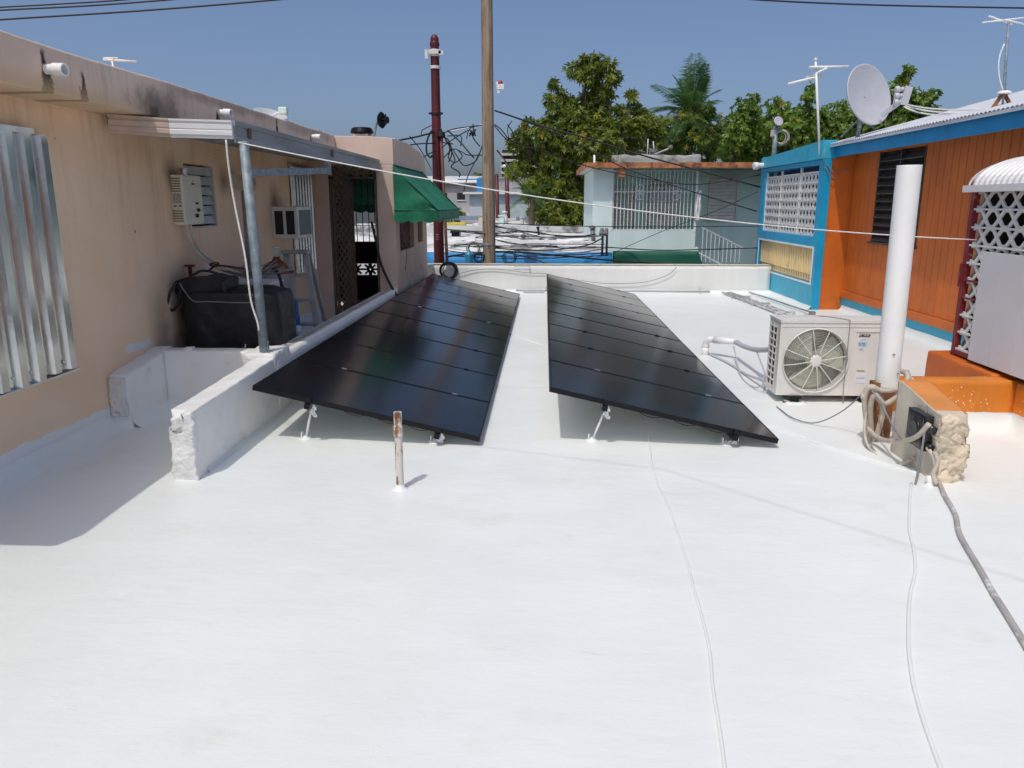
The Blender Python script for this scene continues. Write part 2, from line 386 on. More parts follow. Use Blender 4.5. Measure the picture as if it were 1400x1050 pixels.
STRIPB = M('bright blue parapet paint', (.02,.27,.60), .55, 0, .08, 2, .1, dirt=(.03,.16,.35), dthr=.62, ds=3)
LIMB = M('bark', (.13,.10,.075), .9, 0, .25, 6, .5, 30)
GREYDISH = M('grey dish paint', (.50,.51,.54), .45, 0, .04, 6, .02)
CORR = M('white roofing sheet', (.66,.68,.71), .45, .1, .06, 3, .05, dirt=(.5,.5,.5), dthr=.64, ds=4)
ROPE = M('white rope', (.78,.76,.72), .8, 0, .08, 40, .2)
WIRE = M('black cable sheath', (.016,.016,.018), .55, 0, .2, 8, 0)
GWIRE = M('grey cable sheath', (.22,.22,.22), .6, 0, .2, 8, 0)
CYL = M('grey gas cylinder paint', (.34,.35,.37), .5, .1, .12, 4, .1, dirt=(.16,.12,.10), dthr=.6, ds=5)
BLUEP = M('blue plastic', (.03,.14,.42), .3, 0, .1, 8, 0)
# ================================================================ ROOF DECK AND GROUND
def deck_z(x, y):
    return .007*noise.noise(Vector((x*.7, y*.5, 1.3))) + .004*noise.noise(Vector((x*1.9, y*2.6, 7.1))) + .0015*noise.noise(Vector((x*6, y*9, 3.1)))
mb = MB()
nx, ny = 132, 250; x0, x1, y0, y1 = -3.45, 6.0, -2.5, 15.2
vs = [(x0+(x1-x0)*i/nx, y0+(y1-y0)*j/ny, deck_z(x0+(x1-x0)*i/nx, y0+(y1-y0)*j/ny)) for j in range(ny+1) for i in range(nx+1)]
mb.add(vs, [(j*(nx+1)+i, j*(nx+1)+i+1, (j+1)*(nx+1)+i+1, (j+1)*(nx+1)+i) for j in range(ny) for i in range(nx)], 0, True)
mb.box(x0, x1, y0, y1, -3.2, -.06)
struct(mb.build('roof_deck', ROOF))
def cove(mb, p, q, nrm, r, n=6, j=10):
    """concave fillet between wall (normal nrm) and deck from p to q"""
    p = Vector(p); q = Vector(q); nrm = Vector(nrm); vs = []
    for a in range(j+1):
        b = p.lerp(q, a/j); rr = r*(1+.18*noise.noise(b*2.3))
        for k in range(n+1):
            t = pi/2*k/n; vs.append(b + nrm*(rr*(1-sin(t))) + Vector((0,0,rr*(1-cos(t)) + (-.012 if k == 0 else 0))))
    mb.add(vs, [(a*(n+1)+k, (a+1)*(n+1)+k, (a+1)*(n+1)+k+1, a*(n+1)+k+1) for a in range(j) for k in range(n)], 0, True)
mb = MB()
cove(mb, (-3.328,-1,0), (-3.328,5.62,0), (1,0,0), .115, j=30)
cove(mb, (-3.19,5.62,0), (-3.19,6.2,0), (1,0,0), .09)
cove(mb, (-3.19,6.198,0), (-2.32,6.198,0), (0,-1,0), .09)
cove(mb, (-2.161,4.62,0), (-2.161,14,0), (1,0,0), .035, j=40)
cove(mb, (-2.16,15.09,0), (4.38,15.09,0), (0,-1,0), .07, j=30)
cove(mb, (4.378,15.1,0), (4.378,12.75,0), (-1,0,0), .08)
cove(mb, (4.848,12.7,0), (4.848,7.0,0), (-1,0,0), .09, j=20)
cove(mb, (2.64,5.838,0), (3.62,5.838,0), (0,-1,0), .12)
cove(mb, (3.598,5.84,0), (3.598,3.0,0), (-1,0,0), .12)
struct(mb.build('roof_cove', ROOF))
mb = MB(); mb.box(-900, 900, -300, 1500, -3.4, -3.2)
struct(mb.build('ground', M('asphalt', (.06,.06,.06), .9, 0, .2, .5, .2, 20)))

# ================================================================ SOLAR ARRAYS
U = Vector((1.625, 0, -.365)).normalized(); N = Vector((.365, 0, 1.625)).normalized(); LU = 1.6655
BOUNCE_BACKSHEET = M('white panel backsheet', (.80,.82,.80), .5, 0, .02, 3, 0)  # underside made white to bounce light into the shadow below the panels
arr = thing('solar_array', 'left tilted row of glossy black solar panels beside the low white parapet', 'solar array', (-2.07, 5.25, 0), 'rows of tilted solar panels')
B0 = Vector((-2.07, 5.25, .435))
def PP(u, y, w): return B0 + U*u + Vector((0, y, 0)) + N*w
def slab(mb, u0, u1, y0, y1, w0, w1, m=0, tw=(0,0)):
    v = []
    for w in (w0, w1):
        for (u, y) in ((u0,y0),(u1,y0),(u1,y1),(u0,y1)): v.append(PP(u, y, w + tw[0]*(u-LU/2) + tw[1]*(y-(y0+y1)/2)))
    mb.add(v, [(3,2,1,0),(4,5,6,7),(0,1,5,4),(1,2,6,5),(2,3,7,6),(3,0,4,7)], m)
for i in range(9):
    ya = i*1.0; yb = ya + .984; tw = (R.uniform(-.0012,.0012), R.uniform(-.0022,.0022)); dw = R.uniform(-.002,.002)
    f = MB()
    for a in ((0,LU,ya,ya+.012),(0,LU,yb-.012,yb),(0,.012,ya+.012,yb-.012),(LU-.012,LU,ya+.012,yb-.012)):
        slab(f, *a, -.036+dw, 0+dw, 0, tw)
    p = f.build('solar_panel', BLACKAL, arr)
    f = MB(); slab(f, .012, LU-.012, ya+.012, yb-.012, -.012+dw, -.008+dw, 0, tw); f.build('bounce_backsheet', BOUNCE_BACKSHEET, p)
    g = MB(); slab(g, .013, LU-.013, ya+.013, yb-.013, -.007+dw, -.0015+dw, 0, tw)
    g.build('panel_glass', PVGLASS, p)
for u in (.41, 1.36):
    m = MB(); slab(m, u-.02, u+.02, -.025, 8.98, -.078, -.0385); m.build('rail', BLACKAL, arr)
    for i in range(10):
        m = MB(); y = i*1.0 - .008 if i else -.012
        slab(m, u-.022, u+.022, y-.011, y+.011, -.03, .006); m.build('clamp', GALV if i % 4 == 1 else BLACKAL, arr)
for i, y in enumerate((.10, 1.9, 3.7, 5.5, 7.3, 8.8)):
    for u, hi in ((.41, 1), (1.36, 0)):
        top = PP(u, y-.03, -.075); m = MB()
        foot = Vector((top.x - (.07 if hi else .03), top.y + (.07 if hi else .03), 0))
        t2 = top - Vector((0,0,.05 if hi else .03))
        m.tube([foot, t2], .009, 8)
        lg = m.build('leg', WPAINT, arr)
        m = MB()   # angle bracket at the head, a stepped strap
        a = top + Vector((.012,-.012,0))
        pts = [a+Vector((0,0,.012)), a+Vector((.022,0,-.006)), a+Vector((.022,0,-.03)), a+Vector((.0,0,-.034)), a+Vector((0,0,-.055)), a+Vector((.026,0,-.060)), a+Vector((.022,0,-.082))]
        for p, q in zip(pts, pts[1:]): m.bar(p, q, .028, .006, up=(0,1,0))
        m.build('bracket', ALU, arr)
        m = MB(); m.lathe([(.055,-.01),(.05,.004),(.03,.012),(.014,.022),(0,.03)], foot, n=14); m.box(foot.x-.03, foot.x-.022, foot.y-.02, foot.y+.02, 0, .05)
        m.build('foot', ROOF, arr)
# micro cable loops under the near edge
m = MB()
for u in (.75, 1.0, 1.22): m.tube(smooth([PP(u-.12,.03,-.03), PP(u-.05,.02,-.05), PP(u+.02,.02,-.055), PP(u+.1,.03,-.03)]), .003, 5)
m.build('module_cable', WIRE, arr)
copy_thing(arr, (2.12, .04, .0), 'right tilted row of glossy black solar panels in the middle of the white roof')

# ================================================================ VENT PIPE
t = thing('vent_pipe', 'short rusty vent pipe with peeling white paint standing in front of left solar row', 'vent pipe', (-.869, 4.40, 0))
m = MB(); m.lathe([(.024,-.01),(.024,.37)], (-.869,4.40,0), n=16); m.build('pipe', mk_rust('peeling vent pipe', .53, (.68,.65,.58)), t)
m = MB(); m.lathe([(.0,.335),(.029,.336),(.030,.345),(.029,.35),(.028,.385),(.030,.392),(.030,.398),(.026,.40),(.025,.405),(.025,.485),(.019,.486),(.019,.40)], (-.869,4.40,0), n=16)
m.build('coupling', RUST, t)
m = MB(); m.lathe([(.06,-.012),(.045,.003),(.030,.010),(.0245,.03)], (-.869,4.40,0), n=18); m.build('collar', ROOF, t)

# ================================================================ PEACH HOUSE (left)
hs = thing('peach_house', 'peach stucco house with stained cornice along the left edge of the roof', 'house', (-3.33, 6, 0))
m = MB(); holed(m, 0, -3.45, .12, -1, 11.3, -.3, 2.36, [(7.2,7.87,1.47,2.06)])
m.box(-4.2,-3.45,-1,11.3,-.3,2.36); m.box(-4.2,-3.33,-1,2.2,2.36,2.63); m.box(-12,-4.2,-1,14.0,-3.2,2.36); m.box(-12,-4.2,-1,14.0,2.36,2.5)
m.build('wall', PEACH, hs)
def fcor(p):
    q = Vector(p); n = noise.noise_vector(p*1.3)*.012 + noise.noise_vector(p*5)*.004
    if p.z < 2.5 and p.x < -3.2: n *= 0
    q += n
    if p.z > 2.6: q.z += .012*noise.noise(Vector((p.y*.9, 0, 3))) + .003*(p.y-6)*.5
    return q
m = MB(); m.rbox((-4.18,2.36,2.35), (-3.0,11.29,2.635), .14, fcor); m.build('cornice', BAND, hs, .015)
def corr(mb, x, y0, y1, z0, z1, per, dep, flat=.38, m=0):
    """vertical trapezoid ribs, standing proud of x towards +x"""
    ys = []; y = y0
    while y < y1 - 1e-4:
        for f, d in ((0,0),(flat,0),(flat+.12,dep),(.88,dep)): 
            if y + f*per <= y1: ys.append((y+f*per, d))
        y += per
    ys.append((y1, 0)); n = len(ys)
    v = [(x+d, yy, z0) for yy, d in ys] + [(x+d, yy, z1) for yy, d in ys] + [(x+d-.004, yy, z0) for yy, d in ys] + [(x+d-.004, yy, z1) for yy, d in ys]
    fs = []
    for i in range(n-1): fs += [(i,i+1,n+i+1,n+i), (2*n+i,3*n+i,3*n+i+1,2*n+i+1), (n+i,n+i+1,3*n+i+1,3*n+i), (i+1,i,2*n+i,2*n+i+1)]
    fs += [(0,n,3*n,2*n), (n-1,3*n-1,4*n-1,2*n-1)]
    mb.add(v, fs, m)
m = MB()
for k in range(5):   # overlapping sheets, ends slightly uneven
    ya = 3.42 + k*.345; corr(m, -3.30+.004*(k%2), ya, ya+.345, .575-.008*(k%2)+.006*k*.5, 2.13, .172, .045)
m.box(-3.315,-3.27,3.42,5.02,2.13,2.165)
sh = m.build('storm_shutter', SHUT, hs, label='wide corrugated bare metal storm shutter')
m = MB()
for y in (4.53, 4.70, 4.88, 5.04): m.lathe([(0,.012),(.012,.01),(.014,0)], (-3.296,y,.64), (1,0,0), 10)
m.box(-3.32,-3.255,3.42,5.16,.56,.575); m.build('shutter_bolt', ALU, sh)
m = MB(); corr(m, -3.31, 10.2, 11.1, .78, 2.16, .125, .04); m.box(-3.325,-3.26,10.15,11.15,2.16,2.2)
m.build('storm_shutter', SHUT, hs, label='narrow white ribbed storm shutter')
# jalousie window behind the heater
m = MB(); m.box(-3.44,-3.42,7.2,7.87,1.47,2.06); w = m.build('window', DARK, hs)
m = MB()
for k in range(6):
    z = 1.50+.093*k; m.bar((-3.365,7.225,z+.04), (-3.365,7.845,z+.04), .010, .082, up=(-.35,0,.94))
m.build('louver', LOUVG, w)
m = MB(); m.box(-3.42,-3.335,7.2,7.22,1.47,2.06); m.box(-3.42,-3.335,7.85,7.87,1.47,2.06); m.box(-3.42,-3.32,7.22,7.85,1.47,1.485); m.build('sill', LOUVG, w)
for (y, z) in ((4.80,2.485),(7.31,2.51),(10.18,2.53)):
    m = MB(); m.lathe([(.030,-.05),(.030,.055),(.037,.056),(.037,.13),(.029,.131),(.029,.02),(0,.02)], (-3.0,y,z), (1,-.15,-.06), 16); m.build('drain_spout', PVC, hs)
m = MB(); m.bar((-3.33,8.35,1.93), (-3.14,8.35,1.90), .16, .16); m.lathe([(.07,0),(.07,.03)], (-3.14,8.35,1.90), (1,0,-.15), 14)
m.build('exhaust_duct', CREAM2, hs)
m = MB(); m.box(-3.33,-3.30,8.55,8.61,.3,1.85); m.box(-3.33,-3.29,8.72,8.80,.3,1.85); m.build('conduit', GALV, hs)
m = MB(); m.box(-3.33,-3.322,7.50,7.58,.98,1.10); m.build('outlet_cover', WPAINT, hs)
# front porch at the far end
m = MB()
holed(m, 1, 11.3, .15, -3.33, -2.163, -.05, 2.24, [(-3.12,-2.42,-.05,2.24)])
m.prism([(-3.33,2.24),(-2.163,2.24),(-2.163,2.60),(-2.5,2.625),(-3.33,2.64)], 1, 11.3, 11.45)
holed(m, 0, -2.293, .13, 11.45, 14.3, -.05, 2.2, [(11.62,12.9,1.0,1.95),(13.3,13.82,1.05,1.95)])
m.prism([(11.45,2.2),(14.3,2.2),(14.3,2.40),(14.15,2.49),(13.7,2.56),(12.7,2.62),(11.45,2.61)], 0, -2.293, -2.163)
holed(m, 1, 13.86, .14, -4.19, -2.294, -.05, 2.42, [(-3.62,-2.92,1.03,2.2),(-3.56,-3.02,.43,.64)])
m.box(-4.19,-2.294,11.46,13.85,2.26,2.40)
pw = m.build('porch', PORCHW, hs, .008)
m = MB(); m.box(-4.19,-4.18,11.46,13.85,0,2.25); m.box(-4.18,-2.3,13.83,13.855,.66,1.02); m.box(-4.18,-2.3,13.83,13.855,0,.42); m.build('porch_shade_lining', DARK, pw)  # near-black sheets over the inner walls paint in the porch's shade
def flower_block(mb, x0, x1, z0, z1, y, m=0):
    cx, cz = (x0+x1)/2, (z0+z1)/2; w = (x1-x0)/2; h = (z1-z0)/2
    for a in range(8):
        g = a*pi/4; mb.bar((cx+.02*cos(g),y,cz+.02*sin(g)), (cx+w*cos(g)*1.05,y,cz+h*sin(g)*1.05), .06, .03, m, up=(0,0,1))
    mb.ring((cx,y,cz), (0,1,0), w*.45, .012, 16, 6, m)
m = MB(); flower_block(m, -3.55,-3.29,.43,.64,13.93); flower_block(m, -3.28,-3.03,.43,.64,13.93); m.build('flower_block', DARK, pw)
for (ya, yb, za, zb) in ((12.05,12.85,.30,.62),(13.35,13.8,.36,.66)):
    m = MB(); n = int((yb-ya)/.1)
    for i in range(n):
        for k in range(3): m.box(-2.163,-2.158,ya+i*.1+.006,ya+i*.1+.094,za+k*.1+.006,za+k*.1+.094)
    m.build('vent_block', CREAM2, pw)
m = MB()
for k in range(10): m.tube([(-2.23,11.68+k*.125,1.0),(-2.23,11.68+k*.125,1.95)], .008, 6)
for k in range(4): m.tube([(-2.23,13.36+k*.13,1.05),(-2.23,13.36+k*.13,1.95)], .008, 6)
def diamonds(mb, O, A, Bv, na, nb, w, h, t=.012, m=0, wid=.02):
    """lattice of crossing bars: origin O, unit axes A (na cells of w) and Bv (nb cells of h)"""
    O = Vector(O); A = Vector(A); Bv = Vector(Bv); nr = A.cross(Bv)
    for i in range(na):
        for j in range(nb):
            o = O + A*(i*w) + Bv*(j*h)
            mb.bar(o, o+A*w+Bv*h, wid, t, m, up=nr); mb.bar(o+A*w, o+Bv*h, wid, t*.9, m, up=nr)
diamonds(m, (-2.235,11.62,1.0), (0,1,0), (0,0,1), 8, 6, .16, .158, .01)
m.build('window_grille', GATE, pw)
m = MB()
for k in range(7): m.tube([(-3.58+k*.11,13.9,1.03),(-3.58+k*.11,13.9,2.2)], .008, 6)
m.tube([(-3.62,13.9,1.32),(-2.92,13.9,1.32)], .008, 6); m.build('window_bars', GATE, pw)
gt = MB(); 
for x in (-3.10,-3.06,-2.44): gt.box(x-.015,x+.015,11.31,11.34,0,2.2)
gt.box(-3.12,-2.42,11.31,11.335,2.04,2.07)
diamonds(gt, (-3.05,11.325,0), (1,0,0), (0,0,1), 3, 17, .075, .12, .012, 0, .022)
diamonds(gt, (-3.03,11.325,2.07), (1,0,0), (0,0,1), 4, 1, .15, .15, .012, 0, .025)
gt.build('folding_gate', GATE, pw)
m = MB(); m.box(-3.02,-2.82,11.5,11.52,0,2.0); m.build('gate_panel', GATE, pw)

# things on the house roof
t = thing('roof_dish', 'small dark dish antenna on a bent arm above the porch roof', 'antenna', (-2.45,11.6,2.6))
m = MB(); m.tube(smooth([(-2.50,11.6,2.6),(-2.46,11.6,2.78),(-2.43,11.6,2.86),(-2.42,11.6,2.92)]), .016, 8); m.build('arm', GALV, t)
m = MB(); m.lathe([(0,-.015),(.05,-.01),(.10,.015),(.115,.035),(.10,.02),(.05,0),(0,-.005)], (-2.40,11.6,2.87), (1,-.35,0), 20); m.build('reflector', BLACKAL, t)
m = MB(); m.lathe([(.02,0),(.02,.09),(.05,.095),(.05,.11),(0,.112)], (-2.38,11.6,2.87), (1,-.35,0), 12); m.box(-2.31,-2.295,11.53,11.57,2.80,2.95); m.build('feed', BLACKAL, t)
t = thing('roof_vent', 'squat vent with dark wide cap on the porch roof edge', 'vent', (-2.62,11.62,2.62))
m = MB(); m.box(-2.78,-2.56,11.5,11.75,2.55,2.68); m.build('base', CREAM2, t, .01)
m = MB(); m.lathe([(0,.0),(.15,.0),(.17,.02),(.15,.075),(.13,.09),(0,.095)], (-2.67,11.62,2.68), n=16); m.build('cap', BLACKAL, t, 0)
t = thing('dish_antenna', 'small pale dish antenna peeking over the left cornice', 'antenna', (-3.25,9.3,2.6))
m = MB(); m.tube([(-3.2,9.3,2.55),(-3.2,9.3,2.7)], .02, 8); m.tube([(-3.2,9.3,2.68),(-3.05,9.25,2.74)], .012, 6); m.build('arm', PVC, t)
m = MB(); m.lathe([(0,-.04),(.10,-.025),(.19,.01),(.20,.02),(.185,.02),(.1,-.015),(0,-.03)], (-3.22,9.35,2.70), (.3,-.3,.9), 20); m.build('reflector', GREYDISH, t)
m = MB(); m.box(-3.08,-2.98,9.2,9.28,2.70,2.78); m.build('feed', MINTD, t, .01)
t = thing('tv_antenna', 'white antenna rods showing just above the left cornice', 'antenna', (-4.9,9,2.5))
m = MB(); m.tube([(-4.85,9,2.4),(-4.85,9,3.25)], .012, 6); m.build('mast', PVC, t)
m = MB(); m.tube([(-5.0,9.1,3.30),(-4.78,9.0,3.28)], .010, 6); m.tube([(-4.9,8.9,3.25),(-4.55,8.95,3.235)], .012, 6); m.tube([(-4.95,9.15,3.27),(-4.75,8.85,3.26)], .007, 6); m.build('rod', PVC, t)

# ================================================================ PATIO AWNING
t = thing('patio_awning', 'flat aluminium patio awning with white gutter on a galvanised post', 'awning', (-2.35,6,0))
def extr(mb, prof, p, q, nrm, m=0):
    p = Vector(p); q = Vector(q); nrm = Vector(nrm); n = len(prof)
    v = [b + nrm*a + Vector((0,0,h)) for b in (p, q) for a, h in prof]
    mb.add(v, [(i,(i+1)%n,n+(i+1)%n,n+i) for i in range(n)] + [list(range(n))[::-1], list(range(n,2*n))], m)
GP = [(0,0),(.018,0),(.018,.02),(.030,.026),(.030,.055),(.024,.062),(.030,.07),(.030,.10),(.022,.105),(.022,.118),(.034,.122),(.034,.135),(0,.135)]
m = MB(); extr(m, GP, (-2.83,5.98,2.185), (-2.372,6.03,2.175), (0.04,-1,0)); m.build('gutter', GUTW, t)
m = MB(); extr(m, GP, (-3.25,5.90,2.21), (-2.832,5.98,2.186), (.04,-1,0)); m.build('gutter', GUTP, t, label='gutter end overpainted peach')
FP = [(0,0),(.012,0),(.012,.05),(.004,.06),(.004,.12),(.016,.13),(.016,.165),(0,.165)]
m = MB(); extr(m, FP, (-2.372,6.03,2.15), (-2.372,11.28,2.14), (1,0,0)); m.build('fascia', GUTG, t)
m = MB()
for k in range(9):
    y = 6.02+k*.585; m.box(-3.0,-2.376,y,y+.57,2.255,2.285); m.box(-3.0,-2.376,y+.57,y+.585,2.235,2.285)
m.box(-3.32,-3.0,6.0,11.28,2.285,2.315); m.build('roof_sheet', GUTG, t)
m = MB(); m.tube([(-2.262,6.035,.47),(-2.275,6.035,1.2),(-2.30,6.035,2.16)], .037, 14); m.build('post', GALV, t)
m = MB(); m.bar((-2.30,6.07,1.93),(-2.34,8.46,2.04), .03, .06); m.box(-2.365,-2.31,8.44,8.52,2.0,2.16); m.build('brace', GALV, t)
m = MB(); m.bar((-2.222,6.03,.46),(-2.225,6.03,.62),.006,.03); m.build('base_strap', GALV, t)
m = MB()
for y in (6.3, 8.75): m.box(-2.357,-2.35,y,y+.05,2.2,2.28)
m.build('rafter_end', LIMB, t)

# ================================================================ LOW WHITE PARAPET (left)
SMOOTHW = M('smooth white painted render', (.83,.83,.81), .6, 0, .05, 3, .25, 18, dirt=(.68,.66,.62), dthr=.62, ds=4, bd=.008)
pp = thing('low_parapet', 'low white parapet with broken rough end left of the solar panels', 'parapet', (-2.25,6,0))
def fC(p):
    q = Vector(p); top = .445 + .045*min(1, max(0,(p.y-4.5)/1.6)); q.z = p.z*top/.5 if p.z > 0 else p.z
    e = max(0, 1-(p.y-4.48)/.05)
    q += noise.noise_vector(p*9)*(.003+.006*e) + noise.noise_vector(p*34)*(.0015+.011*e)
    if e > .2: q.y -= .02*noise.noise(p*6)
    if e > .2 and p.z > .4 and p.x < -2.22: q.z -= .05*(-2.22-p.x)/.1; q.x += .02
    if p.z > .48: q.z += .006*noise.noise(p*7)
    return q
m = MB(); m.rbox((-2.318,4.48,-.04), (-2.163,6.0,.5), .018, fC)
for i, f in enumerate(m.f):
    if max(m.v[k][1] for k in f) > 4.545 and not (min(m.v[k][2] for k in f) > .40 and max(m.v[k][2] for k in f)-min(m.v[k][2] for k in f) < .014): m.m[i] = 1
m.build('wall', [WROUGH, SMOOTHW], pp)
m = MB(); m.rbox((-2.235,6.0,-.04),(-2.163,11.3,.475), .08, lambda p: p + noise.noise_vector(p*6)*.004); m.build('wall', BACKW, pp)
m = MB(); m.rbox((-2.40,5.96,.30),(-2.16,6.34,.525), .03, lambda p: p + noise.noise_vector(p*11)*.008); m.build('post_pad', WROUGH, pp)
m = MB()
for k in range(38):
    y = 6.38+k*.128; m.box(-2.33,-2.236,y,y+.03,.34,.462)
m.box(-2.355,-2.331,6.36,11.28,0,.462); m.box(-2.331,-2.236,6.38,11.26,0,.34); m.build('hollow_blocks', CONC, pp)
m = MB(); m.rbox((-3.19,6.2,-.04),(-2.318,6.36,.495), .03, lambda p: p + noise.noise_vector(p*5)*.006); m.build('cross_wall', SMOOTHW, pp)
def fA(p):
    q = Vector(p); q.z = p.z*(.42 + .12*(p.y-5.6))/.5 if p.z > 0 else p.z
    e = max(0, 1-(p.y-5.6)/.06); q += noise.noise_vector(p*8)*(.006+.014*e) + noise.noise_vector(p*25)*.006*e
    return q
m = MB(); m.rbox((-3.34,5.6,-.04),(-3.19,6.36,.5), .025, fA); m.build('wall_stub', SMOOTHW, pp)
m = MB(); m.rbox((-3.325,5.575,.10),(-3.20,5.61,.40), .02, lambda p: p + noise.noise_vector(p*20)*.010); m.build('broken_end', M('dirty broken mortar', (.76,.74,.70), .9, 0, .1, 9, .8, 40, dirt=(.45,.38,.31), dthr=.55, ds=9, bd=.015), pp)
m = MB(); m.rbox((-3.02,6.22,.48),(-2.95,6.29,.52), .02, lambda p: p + noise.noise_vector(p*20)*.006); m.build('mortar_lump', WROUGH, pp)

# ================================================================ PATIO CLUTTER
t = thing('covered_grill', 'barbecue grill hidden under a black vinyl cover behind the white cross wall', 'grill', (-2.8,6.9,0))
def fG(p):
    c = Vector((-2.79,6.95,.5)); d = p - c; a = Vector((.44,.29,.5))
    u = Vector((d.x/a.x, d.y/a.y, d.z/a.z)); k = 7
    L = (abs(u.x)**k+abs(u.y)**k+abs(max(u.z,0))**k)**(1/k); mx = max(abs(u.x),abs(u.y),max(u.z,0),1e-6)
    s = mx/L if L > 1e-6 else 1
    q = c + Vector((d.x*s, d.y*s, d.z*(s if d.z > 0 else 1)))
    w = .014*noise.noise(Vector((p.x*5,p.y*5,p.z*1.5))) + .008*noise.noise(Vector((p.x*9+p.z*6,p.y*9,p.z*4)))
    q += Vector((0,-w,0)) if abs(u.y) > .9 else Vector((w,0,w*.6))
    return q
m = MB(); m.rbox((-3.23,6.66,.0),(-2.35,7.24,.96), .03, fG); c = m.build('cover', COVER, t)
m = MB(); m.tube(smooth([(-3.20,6.64,1.02),(-3.15,6.64,.93),(-3.08,6.63,.86),(-2.95,6.63,.858),(-2.7,6.63,.85),(-2.50,6.64,.85)]), .005, 6); m.build('piping', GWIRE, c)
m = MB(); m.tube(smooth([(-2.66,6.64,.40),(-2.655,6.625,.44),(-2.65,6.63,.48)]), .006, 6); m.build('cover_tag', WPAINT, c)
t = thing('tool_bag', 'black tool bag with hanging strap slumped on the covered grill', 'bag', (-3.0,6.85,.96))
def fB(p):
    c = Vector((-3.03,6.85,.98)); d = p-c; q = c + Vector((d.x, d.y, d.z*(1-.35*abs((d.x-.03)/.26)**2)))
    return q + noise.noise_vector(p*7)*.025
m = MB(); m.rbox((-3.28,6.72,.86),(-2.82,7.0,1.06), .03, fB); m.build('body', COVER, t, 0)
m = MB(); m.tube(smooth([(-3.25,6.70,1.02),(-3.30,6.68,.95),(-3.33,6.66,.85),(-3.35,6.68,.80),(-3.31,6.70,.77),(-3.26,6.70,.84),(-3.22,6.70,.95)]), .012, 6); m.build('strap', BLACK, t)
m = MB(); m.tube(smooth([(-3.12,6.74,1.08),(-3.02,6.72,1.12),(-2.90,6.72,1.10),(-2.82,6.74,1.06)]), .012, 6); m.build('handle', BLACK, t)
t = thing('pipe_stub', 'rusty red pipe stub with flat cap rising behind the black bag', 'pipe', (-3.28,7.0,0))
m = MB(); m.tube([(-3.27,7.02,0),(-3.27,7.02,1.13)], .018, 10); m.build('pipe', REDPOLE, t)
m = MB(); m.box(-3.31,-3.23,7.0,7.04,1.13,1.15); m.build('cap', REDPOLE, t)
t = thing('valve', 'red valve handle on thin pipes above the black bag', 'valve', (-2.98,7.1,1.1))
m = MB(); m.tube(smooth([(-3.10,7.05,1.10),(-3.02,7.02,1.14),(-2.9,7.05,1.13),(-2.76,7.1,1.10)]), .010, 7); m.build('pipe', REDPOLE, t)
m = MB(); m.ring((-3.03,7.0,1.155), (0,-.3,1), .04, .007, 14, 6); m.bar((-3.07,7.0,1.155),(-2.99,7.0,1.155),.008,.008); m.build('handle', REDPOLE, t)
t = thing('utility_cabinet', 'white box cabinet standing behind the black covered grill', 'cabinet', (-2.85,7.6,0))
m = MB(); m.box(-3.06,-2.66,7.3,7.7,0,.93); m.build('body', M('dull white enamel', (.66,.67,.68), .45, 0, .06, 4, .05, dirt=(.25,.23,.21), dthr=.6, ds=5), t, .012)
m = MB(); m.box(-3.08,-2.64,7.28,7.72,.93,.955); m.build('top', WPAINT, t, .006)
m = MB(); m.box(-3.02,-2.70,7.293,7.299,.66,.90); m.tube([(-2.82,7.28,.80),(-2.72,7.28,.80)], .008, 6); m.build('drawer', WPAINT, t)
t = thing('gas_cylinder', 'tall grey gas cylinder with green valve beside the ladder', 'gas cylinder', (-2.90,8.3,0))
m = MB(); m.lathe([(.17,0),(.18,.03),(.18,.93),(.165,1.0),(.11,1.06),(.05,1.09),(.0,1.1)], (-2.90,8.3,0), n=24); m.build('body', CYL, t)
m = MB(); m.lathe([(.175,.96),(.176,.98),(.12,1.065),(.05,1.095),(.03,1.14),(0,1.14)], (-2.90,8.3,0), n=20); m.build('neck', RUSTD, t)
m = MB(); m.lathe([(.022,1.13),(.022,1.19),(.012,1.2),(.012,1.23)], (-2.90,8.3,0), n=10); m.lathe([(.0,1.225),(.045,1.228),(.045,1.245),(0,1.25)], (-2.90,8.3,0), n=8); m.tube([(-2.90,8.3,1.165),(-2.83,8.27,1.165)], .014, 8); m.build('valve', MINTD, t)
t = thing('step_ladder', 'grey aluminium stepladder leaning on the wall beside the gas cylinder', 'ladder', (-2.75,8.8,0))
LG = M('ladder aluminium', (.36,.36,.35), .5, .3, .15, 8, .1, dirt=(.2,.12,.1), dthr=.6, ds=8)
la, lb = Vector((-2.79,8.3,1.17)), Vector((-2.575,8.3,1.17)); fa, fb = Vector((-2.70,8.08,.0)), Vector((-2.41,8.12,0))
m = MB(); m.bar(la, fa, .03, .06, up=(1,0,0)); m.build('rail', LG, t); m = MB(); m.bar(lb, fb, .03, .06, up=(1,0,0)); m.build('rail', LG, t)
for k in range(4):
    f = .2+.22*k; m = MB(); m.bar(la.lerp(fa,f), lb.lerp(fb,f), .10, .025); m.build('step', LG, t)
m = MB(); m.box(-2.83,-2.54,8.24,8.38,1.17,1.21); m.build('top_cap', LG, t, .008)
for (a, b) in (((-2.80,8.39,1.16),(-2.86,8.7,0)), ((-2.57,8.39,1.16),(-2.46,8.72,0))):
    m = MB(); m.bar(a, b, .025, .04, up=(1,0,0)); m.build('rear_leg', LG, t)
m = MB(); m.bar(la.lerp(fa,.62)+Vector((.0,-.035,0)), la.lerp(fa,.74)+Vector((0,-.035,0)), .012, .05, up=(1,0,0)); m.build('sticker', REDF, t)
t = thing('water_bottle', 'tall clear and blue plastic bottle standing between cylinder and ladder', 'bottle', (-2.62,8.0,0))
